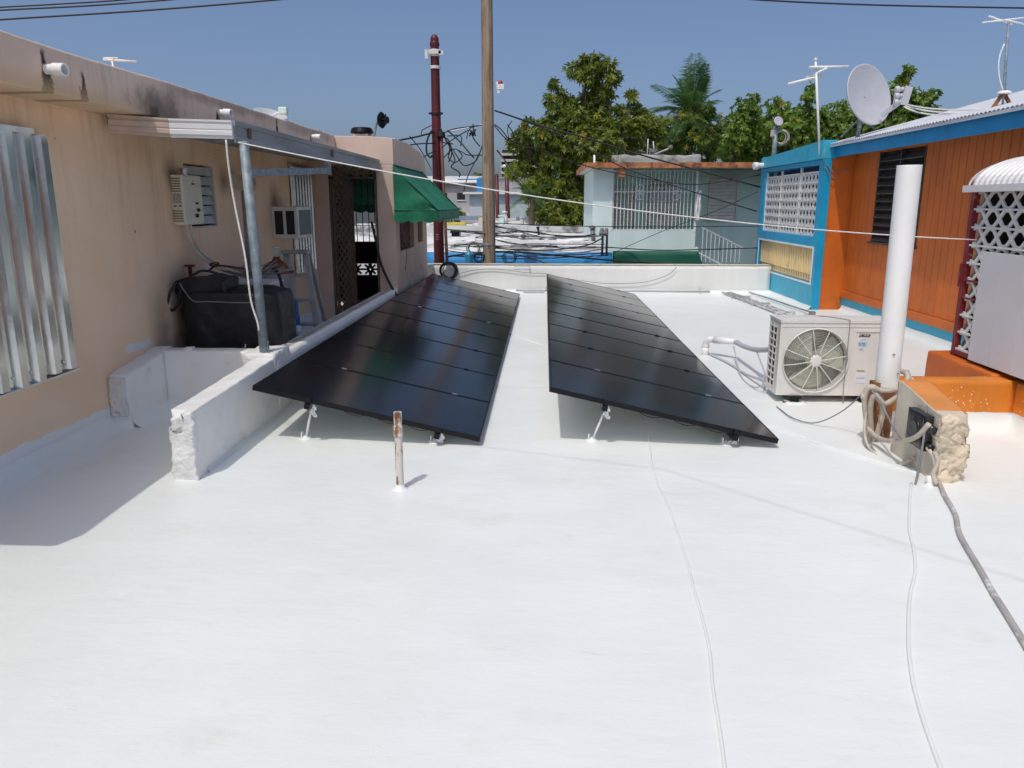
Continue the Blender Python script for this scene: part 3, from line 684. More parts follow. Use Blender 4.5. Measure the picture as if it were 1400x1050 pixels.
m = MB(); m.lathe([(.04,0),(.045,.02),(.045,.38),(.03,.42),(.03,.44),(0,.44)], (-2.62,8.0,.0), n=14); m.build('body', M('milky plastic', (.62,.70,.74), .25, 0, .05, 8, 0), t)
m = MB(); m.lathe([(.03,.44),(.032,.52),(.022,.56),(.022,.70),(0,.705)], (-2.62,8.0,0), n=14); m.lathe([(.0465,.25),(.0465,.34)], (-2.62,8.0,0), n=14); m.build('pump', BLUEP, t)
t = thing('water_heater', 'beige tankless water heater hung on the peach wall beside louvers', 'water heater', (-3.33,7.2,1.5))
HB = M('heater enamel', (.72,.70,.58), .4, 0, .04, 6, .03)
m = MB(); m.box(-3.33,-3.215,6.91,7.30,1.51,1.95); b = m.build('casing', HB, t, .012)
AMB = M('slot shadow amber', (.30,.20,.07), .6, 0, .1)
for z0, n in ((1.80,6),(1.54,5)):
    m = MB(); m.box(-3.318,-3.314,6.903,6.908,z0,z0+.022*n)
    for k in range(n): m.box(-3.314,-3.235,6.904,6.9085,z0+k*.022,z0+.010+k*.022)
    m.build('vent_slot', AMB, b)
m = MB(); m.box(-3.312,-3.238,6.905,6.9085,1.70,1.785); m.build('rating_label', M('printed label grey', (.36,.36,.35), .5, 0, .3, 60, 0), b)
m = MB(); m.box(-3.312,-3.285,6.905,6.9085,1.672,1.682); m.box(-3.265,-3.24,6.905,6.9085,1.672,1.682); m.build('print', BLACKAL, b)
for (y, z, r) in ((7.17,1.64,.016),(7.13,1.59,.018),(7.15,1.70,.010)):
    m = MB(); m.lathe([(r,0),(r*.9,.022),(0,.023)], (-3.215,y,z), (1,0,0), 14); m.build('knob', BLACKP, b)
m = MB(); m.box(-3.216,-3.2125,7.09,7.15,1.865,1.878); m.box(-3.216,-3.2125,7.115,7.125,1.89,1.902); m.build('logo', BLACKAL, b)
m = MB(); m.lathe([(.03,0),(.03,.05),(.036,.052),(.036,.06),(0,.062)], (-3.27,7.08,1.95), n=14); m.build('flue', ALU, t)
for d in (0, .09):
    m = MB(); m.tube(smooth([(-3.27,7.02+d,1.52),(-3.27,7.06+d,1.38),(-3.24,7.14+d,1.25),(-3.10,7.25+d,1.10),(-2.95,7.28+d,1.04),(-2.75,7.3+d,1.02)]), .013, 8); m.build('pipe', CREAM2, t)
t = thing('window_air_conditioner', 'white window air conditioner sticking out of the peach wall', 'air conditioner', (-3.2,9.7,1.28))
m = MB(); m.box(-3.33,-3.0,9.44,9.99,1.28,1.66); c = m.build('casing', M('aged white casing', (.82,.80,.74), .45, 0, .08, 5, .05, dirt=(.2,.15,.1), dthr=.62, ds=5), t, .012)
for a in (-3.285,-3.145):
    m = MB(); m.box(a,a+.10,9.434,9.4385,1.33,1.61); m.build('side_grille', DARK, c)
m = MB(); m.box(-2.999,-2.995,9.48,9.95,1.32,1.62); m.build('coil', M('blue grey fins', (.22,.25,.28), .5, .4, .2, 60, .3, 200), c)
t = thing('wall_cables', 'loose cables lying tangled over the boxes under the water heater', 'cables', (-2.8,7.4,1.0))
m = MB()
for k in range(9):
    m = MB(); z = 1.02+R.uniform(0,.06); m.tube(smooth([(-3.0+R.uniform(-.1,.1),7.3+R.uniform(-.1,.1),z+.05),(-2.85,7.25+R.uniform(-.1,.1),z),(-2.7,7.2+R.uniform(-.1,.1),z+R.uniform(-.05,.06)),(-2.55+R.uniform(-.1,.1),7.3+R.uniform(-.1,.1),z+R.uniform(-.02,.12))]), .007, 5); m.build('cable', GWIRE, t)
m = MB(); m.tube(smooth([(-2.62,7.3,1.05),(-2.56,7.28,1.08),(-2.52,7.26,1.02),(-2.50,7.26,.90)]), .016, 6); m.build('hose', BLACK, t); m = MB(); m.tube(smooth([(-2.36,7.0,.30),(-2.28,7.0,.38),(-2.22,6.95,.30),(-2.25,6.9,.18)]), .014, 6); m.build('hose', BLACK, t)

# ================================================================ GREEN AWNINGS
def awning(name, label, fn, n=7):
    """fn(u, d, z) maps along-wall u (0..L), outward d and height z to the world"""
    return thing(name, label, 'awning', fn(0,0,1.6), 'green scalloped canvas awnings')
def green_awning(t, fn, L, D, zt, zb, drop, mat):
    nU, nD = 26, 10; m = MB(); v = []
    for j in range(nD+1):
        for i in range(nU+1):
            f = j/nD; s = -.035*sin(pi*f)*(.6+.4*cos(2*pi*i/nU*3)) + .006*sin(i*1.7+f*4)
            v.append(fn(L*i/nU, D*f, zt+(zb-zt)*f+s))
    m.add(v, [(j*(nU+1)+i, j*(nU+1)+i+1, (j+1)*(nU+1)+i+1, (j+1)*(nU+1)+i) for j in range(nD) for i in range(nU)], 0, True)
    for u in (0, L):
        v = []
        for j in range(nD+1):
            f = j/nD; a = zt+(zb-zt)*f-.004
            for k in range(5):
                g = k/4; v.append(fn(u+.012*sin(f*9+g*5)*(1 if u else -1), D*f, a+(zb-a)*g))
        m.add(v, [(j*5+k, (j+1)*5+k, (j+1)*5+k+1, j*5+k+1) for j in range(nD) for k in range(4)], 0, True)
    m.build('canopy', mat, t)
    m = MB()
    def val(P, length):
        n = max(12, int(length/.03)); v = []
        for i in range(n+1):
            a = length*i/n; sc = .035*abs(sin(pi*a/.2)); 
            for g in (0,.5,1): v.append(P(a, .010*sin(a*14)*g, zb-(drop+sc-.02)*g))
        m.add(v, [(i*3+k,(i+1)*3+k,(i+1)*3+k+1,i*3+k+1) for i in range(n) for k in range(2)], 0, True)
    val(lambda a, w, z: fn(a, D+.005+w, z), L); val(lambda a, w, z: fn(-.004+w, a, z), D); val(lambda a, w, z: fn(L+.004+w, a, z), D)
    m.build('valance', mat, t)
    m = MB()
    m.tube([fn(0,0,zb),fn(0,D,zb),fn(L,D,zb),fn(L,0,zb)], .012, 6); m.tube([fn(0,.02,zt-.02),fn(0,D,zb)], .010, 6); m.tube([fn(L,.02,zt-.02),fn(L,D,zb)], .010, 6); m.tube([fn(0,.01,zt),fn(L,.01,zt)], .012, 6)
    m.build('frame', GREENT, t)
fn1 = lambda u, d, z: Vector((-2.16+d, 11.22+u, z))
green_awning(awning('window_awning', 'green scalloped canvas awning over the side window of the peach house', fn1), fn1, 2.72, .63, 2.225, 1.60, .16, GREEN)
fn2 = lambda u, d, z: Vector((-3.75+u, 14.01+d, z))
green_awning(awning('window_awning', 'dark green scalloped awning seen through the porch window beyond the gate', fn2), fn2, 1.1, .6, 2.25, 1.66, .12, GREEN)

# ================================================================ BACK WALL
bw = thing('boundary_wall', 'low white boundary wall across the far end of the roof', 'wall', (0,15.2,0))
m = MB(); m.rbox((-2.29,15.1,-.05),(4.36,15.27,.535), .09, lambda p: p + noise.noise_vector(p*4)*.005); m.build('wall', BACKW, bw)
m = MB(); m.rbox((-2.30,14.31,-.05),(-2.17,15.09,.55), .08, lambda p: p + noise.noise_vector(p*4)*.004); m.build('return_wall', CREAM2, bw)
m = MB(); m.rbox((-2.3,15.09,.536),(4.36,15.28,.548), .09, lambda p: p + noise.noise_vector(p*4)*.003); m.build('coping', CREAM2, bw)
t = thing('cable_coil', 'black cable coil hung on the back wall beyond the left solar row', 'cable coil', (-1.85,15.05,.4))
m = MB(); m.ring((-1.86,15.04,.42), (0,1,.1), .155, .009, 26, 6, 0, .020, 9); m.build('coil', BLACK, t)
t = thing('wall_wire', 'thin grey wire looping along the face of the white back wall', 'wire', (0,15.07,.3))
m = MB(); m.tube(smooth([(-1.7,15.06,.36),(-1.3,15.07,.44),(-.9,15.07,.45),(-.3,15.07,.38),(.0,15.07,.37),(.4,15.07,.28),(1.0,15.06,.2),(1.5,15.06,.18),(2.0,15.06,.22),(2.4,15.06,.36),(2.55,15.06,.5)]), .006, 5)
m.tube([(-.28,15.07,.38),(-.28,15.07,.5)], .005, 5); m.tube(smooth([(-.6,15.07,.5),(-.45,15.07,.51),(-.28,15.07,.5)]), .004, 5); m.build('wire', GWIRE, t)
# ================================================================ ORANGE HOUSE (right)
oh = thing('orange_house', 'orange grooved house with azure porch block and corrugated roof on the right', 'house', (4.85, 10, 0))
def groove(mb, x, y0, y1, z0, z1, per=.165, w=.014, d=.009, ph=0):
    """grooved siding facing -x in plane x"""
    pts = [(x, y0)]; k = math.ceil((y0-ph)/per)
    while ph+k*per < y1-.02:
        g = ph+k*per
        if g > y0+.02: pts += [(x,g-w/2),(x+d,g-w/2+.002),(x+d,g+w/2-.002),(x,g+w/2)]
        k += 1
    pts.append((x, y1)); n = len(pts)
    mb.add([(a,b,z0) for a,b in pts]+[(a,b,z1) for a,b in pts], [(i+1,i,n+i,n+i+1) for i in range(n-1)])
    mb.box(x+.012, x+.12, y0, y1, z0, z1)
m = MB()
for a in ((4.0,10.4,.33,2.46),(11.8,12.7,.33,2.46),(10.4,11.8,.33,1.15),(10.4,11.8,2.42,2.46)): groove(m, 4.85, *a)
m.build('wall', ORANGE, oh)
m = MB(); m.box(4.385,4.97,12.76,12.9,.0,2.46); m.build('wall', ORANGE, oh)
m = MB(); m.box(4.82,4.97,4.0,12.755,.21,.325); m.build('base_trim', ORANGE, oh, .008)
m = MB(); m.box(4.85,4.97,4.0,12.755,-.1,.209); m.build('base_band', TURQ, oh)
m = MB(); m.box(4.98,12,4.0,16.4,-3.2,2.4); m.build('core', DARK, oh)
w = MB(); w.box(4.90,4.955,10.41,11.79,1.16,2.41); wi = w.build('window', DARK, oh)
m = MB()
for k in range(11):
    z = 1.20+.112*k; m.bar((4.865,10.42,z), (4.865,11.78,z), .012, .115, up=(.72,0,.68))
m.build('louver', LOUVD, wi)
m = MB(); m.box(4.84,4.90,10.40,10.425,1.15,2.42); m.box(4.84,4.90,11.775,11.8,1.15,2.42); m.box(4.835,4.90,11.08,11.11,1.15,2.42); m.box(4.80,4.90,10.36,11.84,1.12,1.152); m.build('frame', LOUVD, wi)
# azure porch block
m = MB(); holed(m, 0, 4.38, .16, 12.775, 16.2, 0, 2.38, [(12.95,16.0,1.17,2.30),(12.9,16.12,.42,.98)])
m.box(4.385,4.54,16.2,16.35,-.5,2.6)
pb = m.build('porch_block', BLUE, oh, .006)
m = MB(); m.box(4.376,4.50,12.757,12.774,0,2.38); m.box(4.376,4.5,12.735,12.757,0,2.38); m.build('corner_trim', BLUE, pb)
m = MB(); m.box(4.374,4.38,12.775,16.2,-.05,.40); m.build('base_band', TURQ, pb)
m = MB()
m.prism([(12.74,2.385),(16.25,2.385),(16.25,2.575),(14.5,2.615),(12.74,2.665)], 0, 4.34, 4.56)
for k in range(1,5): m.box(4.337,4.3395,12.74+.70*k,12.75+.70*k,2.40,2.57)
m.build('parapet', TURQ, pb, .006)  # lighter turquoise puts the sunlight on the blue parapet into its colour
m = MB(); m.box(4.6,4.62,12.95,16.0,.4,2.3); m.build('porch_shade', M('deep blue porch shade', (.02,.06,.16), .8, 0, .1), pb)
def chain(mb, O, A, Bv, L, Hh, per, t, wid, m=0, over=1.3):
    """two mirrored clipped waves: the X-O-X ornamental strip"""
    O = Vector(O); A = Vector(A); Bv = Vector(Bv); nr = A.cross(Bv); n = max(8, int(L/per*10))
    for sg in (1,-1):
        P = []
        for i in range(n+1):
            a = L*i/n; c = max(-1, min(1, over*cos(2*pi*a/per)))*sg
            P.append(O + A*a + Bv*(Hh/2*(1+c)) + nr*(.001*sg))
        k = len(P); v = []
        for i, p in enumerate(P):
            d = (P[min(i+1,k-1)]-P[max(i-1,0)]).normalized(); b = nr.cross(d)
            for (e, f) in ((-1,-1),(1,-1),(1,1),(-1,1)): v.append(p + b*wid/2*e + nr*t/2*f)
        fs = [(i*4+j,(i+1)*4+j,(i+1)*4+(j+1)%4,i*4+(j+1)%4) for i in range(k-1) for j in range(4)] + [(0,1,2,3),(4*k-1,4*k-2,4*k-3,4*k-4)]
        mb.add(v, fs, m)
m = MB(); rows = 7; h = 1.0/rows
for r in range(rows):
    chain(m, (4.43,12.96,1.19+r*h), (0,1,0), (0,0,1), 3.02, h*.92, .34, .02, .034)
    m.box(4.405,4.435,12.955,15.995,1.18+r*h-.012,1.18+r*h+.010)
m.box(4.40,4.44,12.955,15.995,2.185,2.205)
for y in (12.955,13.9,15.0,15.97): m.box(4.40,4.44,y,y+.025,1.172,2.29)
m.build('ornamental_grille', LAT, pb)
m = MB(); m.box(4.46,4.50,12.9,16.12,.42,.98); bs = m.build('breeze_blocks', YELL, pb)
m = MB()
for i in range(24):
    y = 12.92+i*.133; m.box(4.43,4.459,y,y+.05,.43,.97); m.box(4.40,4.43,y+.012,y+.038,.55,.97)
for z in (.43,.55,.95): m.box(4.425,4.459,12.905,16.115,z,z+.022)
m.build('block_ribs', YELL, bs)
m = MB(); m.box(4.368,4.379,12.86,12.9,.39,1.01); m.box(4.368,4.379,16.12,16.16,.39,1.01); m.box(4.368,4.379,12.9,16.12,.98,1.01); m.box(4.368,4.379,12.9,16.12,.39,.419); m.build('frame', WPAINT, bs)
m = MB(); m.lathe([(0,-.02),(.05,-.02),(.05,.10),(.075,.16),(.07,.22),(0,.23)], (4.36,16.1,2.44), (-1,-.2,-.1), 14); m.build('wall_lamp', WPAINT, pb)
m = MB(); m.tube(smooth([(4.42,12.72,2.3),(4.5,12.70,2.2),(4.62,12.72,2.16),(4.75,12.72,2.22)]), .008, 5); m.tube(smooth([(4.40,12.72,2.25),(4.48,12.69,2.12),(4.6,12.7,2.08)]), .007, 5); m.tube([(4.37,12.73,2.55),(4.37,12.725,2.2)], .008, 7); m.build('loose_wire', GWIRE, oh)
# corrugated roof
def roofz(x): return 2.60 + (x-4.44)*.27
m = MB(); ys = []; y = 4.0
while y < 13.12: ys.append(y); y += .019
nx = 3; xs = [4.44, 5.6, 7.2, 9.5]; v = []
for x in xs:
    for y in ys: v.append((x + (.008*noise.noise(Vector((0,y*.7,0))) if x < 5 else 0), y, roofz(x)+.009*sin(2*pi*y/.076)))
n = len(ys); m.add(v, [(i*n+j,(i+1)*n+j,(i+1)*n+j+1,i*n+j+1) for i in range(len(xs)-1) for j in range(n-1)], 0, True)
v2 = [(x,y,z-.006) for x,y,z in v]; m.add(v2, [(i*n+j,i*n+j+1,(i+1)*n+j+1,(i+1)*n+j) for i in range(len(xs)-1) for j in range(n-1)], 0, True)
m.add([(4.44,y,roofz(4.44)+.009*sin(2*pi*y/.076)) for y in ys]+[(4.44,y,roofz(4.44)-.006+.009*sin(2*pi*y/.076)) for y in ys], [(j,j+1,n+j+1,n+j) for j in range(n-1)])
m.prism([(4.46,2.60),(9.5,3.96),(9.5,3.88),(4.46,2.55)], 1, 13.1, 13.13)
m.box(4.445,4.47,4.0,13.1,2.555,2.588); m.build('roof', CORR, oh)
m = MB(); m.box(4.53,4.56,4.0,12.98,2.405,2.60); m.box(4.56,4.97,4.0,12.75,2.465,2.56); m.build('fascia', BLUEF, oh)

# roof antennas and dish on the orange house
t = thing('tv_antenna', 'white pipe antenna with crossed arms at the corner of the azure porch', 'antenna', (4.42,12.9,2.6))
a0 = at(1123,193,12.9); a1 = at(1115,83,12.9)
m = MB(); m.tube([a0-Vector((0,0,.25)), a1], .019, 8); m.lathe([(.026,0),(.026,.04),(0,.045)], a1, n=8); m.build('mast', PVC, t)
for p, q in ((at(1106,92,12.86), at(1160,91,12.9)), (at(1077,115,12.84), at(1126,103,12.95)), (at(1102,107,12.95), at(1131,93,12.85))):
    m = MB(); m.tube([p, q], .020, 8); m.build('arm', PVC, t)
t = thing('satellite_dish', 'large grey satellite dish on the corrugated roof edge', 'satellite dish', (4.64,12,2.65))
dc = at(1189,129,12.0); dn = Vector((.46,-.86,.24)).normalized()
m = MB(); prof = [(.0,.0)]+[(.43*k/8, .085*(k/8)**2) for k in range(1,9)]
m.lathe([(r,h-.085) for r,h in prof]+[(.445,-.002),(.445,-.02),(.43,-.015)]+[(r,h-.097) for r,h in prof[::-1][1:]], dc, dn, 36)
m.build('reflector', GREYDISH, t)
foot = at(1172,187,12.05); back = dc - dn*.11
m = MB(); m.tube([foot-Vector((0,0,.05)), Vector((foot.x+.02,foot.y,foot.z+.2)), back], .032, 8); m.tube([at(1150,187,12.3), Vector((foot.x,foot.y,foot.z+.25))], .012, 6); m.tube([at(1195,176,12.4), Vector((foot.x,foot.y,foot.z+.28))], .012, 6); m.build('mount', GALV, t)
l0 = dc - Vector((0,0,.40)) + dn*.02; l1 = at(1236,135,11.72)
m = MB(); m.bar(at(1205,158,11.95), l1, .05, .06); m.build('feed_arm', GREYDISH, t)
m = MB(); m.bar(l1+Vector((.0,0,-.08)), l1+Vector((.05,0,.16)), .05, .10)
for k in range(3): m.lathe([(0,0),(.05,.01),(.055,.05),(.03,.08),(.03,.12)], l1+Vector((-.13,.03,-.05+.085*k)), (1,-.1,.1), 12)
m.build('feed_horns', GREYDISH, t)
m = MB()
for k, (a, b) in enumerate((((1240,143),(1370,146)),((1238,145),(1350,152)),((1236,146),(1300,155)))): m.tube(sag(at(*a,11.7), at(*b,9.3+k*.7), .05), .010, 5)
m.build('coax_cable', PVC, t)
t = thing('tv_antenna', 'thin lattice antenna mast on rusty tripod at far right of corrugated roof', 'antenna', (4.75,9,2.7))
b0 = at(1371,146,9.0); tp = at(1379,30,9.0); mid = at(1372,126,9.0)
m = MB(); m.tube([b0+Vector((0,0,-.03)), mid, tp], .012, 6); m.tube([mid+Vector((.025,.02,0)), tp-Vector((-.02,0,.2))], .008, 5); m.build('mast', GALV, t)
m = MB()
for dx in (-.13, .13): m.bar(mid, b0+Vector((dx,.0,-.06)), .03, .03)
m.bar(mid, b0+Vector((0,.2,0)), .03, .03); m.build('tripod', RUSTD, t)
m = MB()
for a, b in (((1343,31),(1410,23)),((1352,22),(1384,33)),((1372,27),(1402,33))): m.tube([at(*a,9.0), at(*b,9.1)], .009, 6)
m.tube(smooth([mid, at(1366,105,9), at(1366,80,9), at(1373,60,9)]), .008, 5); m.ring(mid, (0,0,1), .05, .012, 12, 6, 0, .02, 3); m.build('rod', PVC, t)
t = thing('lamp_post', 'grey stub post with floodlight and coiled wire behind the azure parapet', 'post', (4.51,16,2.5))
p0 = at(1058,216,16.0); p1 = at(1061,172,16.0)
m = MB(); m.tube([p0-Vector((0,0,.3)), p1], .045, 8); m.build('post', GALV, t)
m = MB(); m.lathe([(.02,0),(.07,.03),(.10,.08),(.09,.09),(0,.085)], p1+Vector((0,-.02,.05)), (.2,-.8,.3), 14); m.build('floodlight', GREYDISH, t)
m = MB(); m.ring(p1+Vector((.12,0,-.22)), (0,1,0), .12, .011, 16, 5, 0, .03, 4); m.box(p1.x-.10,p1.x-.03,15.95,16.0,p1.z-.2,p1.z-.08); m.build('wire_coil', BEIGE, t)

# ================================================================ PORCH ENCLOSURE (far right)
pe = thing('porch_enclosure', 'lattice porch enclosure with dark red frame and white barrel awning at far right', 'porch', (3.6,6,0))
m = MB(); m.box(3.585,3.635,6.76,6.81,.40,1.86); m.box(3.59,3.63,3.6,6.76,1.80,1.86); m.box(3.59,3.63,3.6,6.76,.42,.46)
m.box(3.635,4.84,6.765,6.80,1.82,1.86); m.box(3.56,3.585,6.78,6.80,1.0,1.2); m.build('frame', REDF, pe)
m = MB()
for r in range(9):
    z = .47+r*.148
    chain(m, (3.612,3.7,z+.006), (0,1,0), (0,0,1), 3.04, .136, .40, .014, .030, 0, 1.10)
    m.box(3.592,3.628,3.62,6.758,z-.010,z+.006, 1 if r in (3,4) else 0)
chain(m, (3.66,6.785,.47), (1,0,0), (0,0,1), 1.15, .148, .19, .012, .03)
m.build('lattice', [LAT, REDF], pe)
m = MB()
for r in range(9): chain(m, (3.64,6.785,.47+r*.148), (1,0,0), (0,0,1), 1.18, .14, .19, .012, .028, 0, 1.35)
for r in range(9): m.box(3.64,4.83,6.775,6.795,.46+r*.148,.475+r*.148)
m.build('lattice', LAT, pe)
m = MB()
for k in range(9): m.box(3.548,3.572,6.46-.3*(k+1)+.004,6.46-.3*k,.43,1.32)
m.box(3.552,3.568,3.76,6.46,.435,1.315); m.build('white_panel', M('white vinyl panel', (.66,.65,.66), .45, 0, .03, 2, .03), pe)
m = MB(); AX = [(3.53+.55*(1-cos(g)), 1.835+.24*sin(g)) for g in [pi/2*k/10 for k in range(11)]] + [(4.4,2.18),(4.83,2.28)]
n = len(AX); ys = []; y = 3.6
while y < 6.72: ys += [(y,0),(y+.012,.014),(y+.035,.014),(y+.047,0)]; y += .078
v = []
for (yy, d) in ys:
    for i, (a, b) in enumerate(AX):
        p, q = AX[max(i-1,0)], AX[min(i+1,n-1)]; t_ = Vector((q[0]-p[0], q[1]-p[1])).normalized(); v.append((a-t_.y*d, yy, b+t_.x*d))
m.add(v, [(j*n+i,(j+1)*n+i,(j+1)*n+i+1,j*n+i+1) for j in range(len(ys)-1) for i in range(n-1)], 0, False)
m.build('barrel_awning', GUTW, pe)
m = MB(); m.box(3.50,3.55,3.6,6.80,1.79,1.845); m.prism([(a,b-.002) for a,b in AX]+[(a,b-.03) for a,b in AX[::-1]], 1, 6.765, 6.78); m.build('awning_edge', GUTW, pe)
m = MB(); m.box(4.1,4.12,3.7,6.70,.42,1.79); m.box(3.66,4.84,6.72,6.735,.42,1.79); m.build('shade_backing', DARK, pe)  # dark backing sheets behind the lattice, standing in for the porch's shade
ORBLEACH = mk_orange('sun bleached orange paint', 0, (.66,.26,.07))
ow = thing('orange_wall', 'low orange wall with white paint spatter beside the junction box', 'wall', (3,5.9,0))
m = MB()
def fO(p): return p + noise.noise_vector(p*5)*.006
m.rbox((2.66,5.84,-.05),(3.60,6.0,.385), .04, fO); m.build('cross_wall', ORSPAT, ow)
m = MB(); m.rbox((3.60,3.0,-.05),(3.80,6.0,.37), .06, fO); m.build('side_wall', ORSPAT, ow)
m = MB(); m.rbox((3.50,6.0,-.05),(3.80,7.06,.40), .05, lambda p: fO(p) + Vector((0,-.06*max(0,p.z-.2) if p.y > 6.9 else 0,0))); m.build('plinth', ORANGE, ow, .02)
def fR(p):
    q = Vector(p); top = .515 if p.y > 5.2 else .42 + .095*max(0,(p.y-4.66))/.54
    q.z = p.z*top/.5 if p.z > 0 else p.z
    e = max(0, 1-(p.y-4.66)/.06)
    q += noise.noise_vector(p*8)*(.003+.012*e) + noise.noise_vector(p*28)*(.0015+.018*e) + noise.noise_vector(p*55)*.007*e
    if e > .3: q.z -= .10*max(0,(p.x-2.55)/.09)**2*(1 if p.z > .3 else 0); q.y += .03*noise.noise(p*5)
    return q
m = MB(); m.rbox((2.455,4.66,-.04),(2.635,5.28,.5), .015, fR)
# bare render on the sides, orange paint on top
for i, f in enumerate(m.f):
    z = [m.v[k][2] for k in f]; y = [m.v[k][1] for k in f]; x = [m.v[k][0] for k in f]
    if min(z) > .36 and max(z)-min(z) < .012 and min(y) > 4.74: m.m[i] = 1
    elif max(y) < 4.72: m.m[i] = 0
    elif min(x) > 2.61: m.m[i] = 1
    else: m.m[i] = 2
m.build('broken_wall', [CREAM, ORBLEACH, CREAM2], ow)

# ================================================================ CONDENSER
ac = thing('condenser_unit', 'cream outdoor condenser unit with round fan grille standing on the white roof', 'air conditioner', (2.5,6.8,0))
ax0, ax1, ay0, ay1, az0, az1 = 2.035, 2.985, 6.62, 6.94, .065, .70
m = MB(); cx, cz, cr = 2.35, .375, .282
# front plate with round hole
n = 48; sq = []
for k in range(n):
    g = 2*pi*k/n; c, s_ = cos(g), sin(g)
    tx = ((ax1-cx) if c > 0 else (cx-ax0))/max(abs(c),1e-6); tz = ((az1-cz) if s_ > 0 else (cz-az0))/max(abs(s_),1e-6); tt = min(tx, tz); sq.append((cx+c*tt, cz+s_*tt))
v = [(cx+cr*cos(2*pi*k/n), ay0, cz+cr*sin(2*pi*k/n)) for k in range(n)] + [(a,ay0,b) for a,b in sq] + [(cx+cr*.96*cos(2*pi*k/n), ay0+.07, cz+cr*.96*sin(2*pi*k/n)) for k in range(n)]
for (a, b) in ((ax0,az0),(ax1,az0),(ax1,az1),(ax0,az1)):
    j = min(range(n), key=lambda k: (sq[k][0]-a)**2+(sq[k][1]-b)**2); v[n+j] = (a, ay0, b)
m.add(v, [(k,n+k,n+(k+1)%n,(k+1)%n) for k in range(n)] + [(k,(k+1)%n,2*n+(k+1)%n,2*n+k) for k in range(n)])
m.box(ax0,ax1,ay0+.001,ay1,az1-.002,az1+.004); m.box(ax0-.004,ax1+.004,ay0-.006,ay1+.004,az1+.004,az1+.026)
m.box(ax1-.003,ax1,ay0+.001,ay1,az0,az1-.003); m.box(ax0,ax1,ay0+.001,ay1,az0,az0+.004); m.box(ax0,ax1,ay1-.003,ay1,az0+.005,az1-.003)
m.box(ax0,ax0+.003,ay0+.001,ay0+.09,az0+.005,az1-.003); m.box(ax0,ax0+.003,ay1-.03,ay1-.004,az0+.005,az1-.003); m.box(ax0,ax0+.003,ay0+.09,ay1-.03,az1-.05,az1-.003); m.box(ax0,ax0+.003,ay0+.09,ay1-.03,az0+.005,az0+.05)
ca = m.build('casing', ACW, ac)
m = MB(); m.box(2.655,2.662,ay0-.004,ay0-.0005,az0+.01,az1-.01); m.box(2.675,2.965,ay0-.007,ay0-.001,.628,.645); m.box(ax0+.01,ax1-.01,ay0-.004,ay0-.0005,az1-.032,az1-.024); m.build('front_trim', ACW, ca)
m = MB(); m.box(ax0+.02,ax0+.03,ay0+.09,ay1-.03,az0+.02,az1-.02); m.build('coil', ACG, ac)
m = MB()
for k in range(10): z = az0+.05+.059*k; m.bar((ax0+.002,ay0+.085,z),(ax0+.002,ay1-.025,z),.010,.012)
for y in (ay0+.09,ay0+.19,ay1-.03): m.bar((ax0+.002,y,az0+.03),(ax0+.002,y,az1-.03),.012,.010)
m.build('side_guard', ACW, ac)
m = MB()
for r in (.28,): m.ring((cx,ay0-.012,cz), (0,1,0), r, .007, 48, 6)
for k in range(12):
    g = 2*pi*k/12+.15; P = []
    for j in range(7):
        r = .05+.232*j/6; gg = g+.018*sin(pi*j/6); P.append((cx+r*cos(gg), ay0-.028+.02*(j/6)**2, cz+r*sin(gg)))
    m.tube(P, .0042, 5)
m.lathe([(0,-.036),(.04,-.034),(.054,-.024),(.056,-.01),(0,-.008)], (cx,ay0,cz), (0,1,0), 24)
m.build('fan_grille', ACW, ac)
m = MB()
for r in [.075+.0135*k for k in range(15)]: m.ring((cx,ay0-.006,cz), (0,1,0), r, .0014, 40, 3)
m.build('fan_guard_wire', ACW, ac)
m = MB(); m.lathe([(0,.03),(.06,.035),(.07,.05),(.07,.10),(0,.10)], (cx,ay0,cz), (0,1,0), 20)
for k in range(3):
    v = []; 
    for i in range(7):
        r = .065+.19*i/6
        for j in range(7):
            g = 2*pi*k/3+.5+(-.75+1.5*j/6)*(1-.12*i/6)-.25*i/6; v.append((cx+r*cos(g), ay0+.055+.05*(j/6-.5)+.0*i, cz+r*sin(g)))
    m.add(v, [(i*7+j,(i+1)*7+j,(i+1)*7+j+1,i*7+j+1) for i in range(6) for j in range(6)], 0, True)
m.build('fan', FANM, ac)
m = MB(); m.box(cx-.3,cx+.3,ay0+.14,ay0+.15,az0+.01,az1-.02); m.build('fan_chamber', M('fan chamber fins', (.46,.455,.37), .6, .2, .2, 30, .5, 120), ac)
m = MB()
for x in (2.20, 2.80):
    m.box(x-.05,x+.05,ay0-.03,ay1+.03,.035,.064); m.box(x-.035,x+.035,ay0-.02,ay0+.04,0,.035); m.box(x-.035,x+.035,ay1-.04,ay1+.02,0,.035)
m.build('foot', BLACKAL, ac)
m = MB(); m.rbox((2.12,ay0-.06,-.02),(2.29,ay0+.05,.008), .03, lambda p: p+noise.noise_vector(p*15)*.008); m.rbox((2.74,ay0-.06,-.02),(2.88,ay0+.05,.008), .03, lambda p: p+noise.noise_vector(p*15)*.008); m.build('foot_pad', ROOF, ac)
m = MB(); m.box(2.10,2.14,ay0-.02,ay0,.0,.012); m.box(2.35,2.70,ay0+.16,ay0+.19,.02,.06); m.build('base_rail', RUSTD, ac)
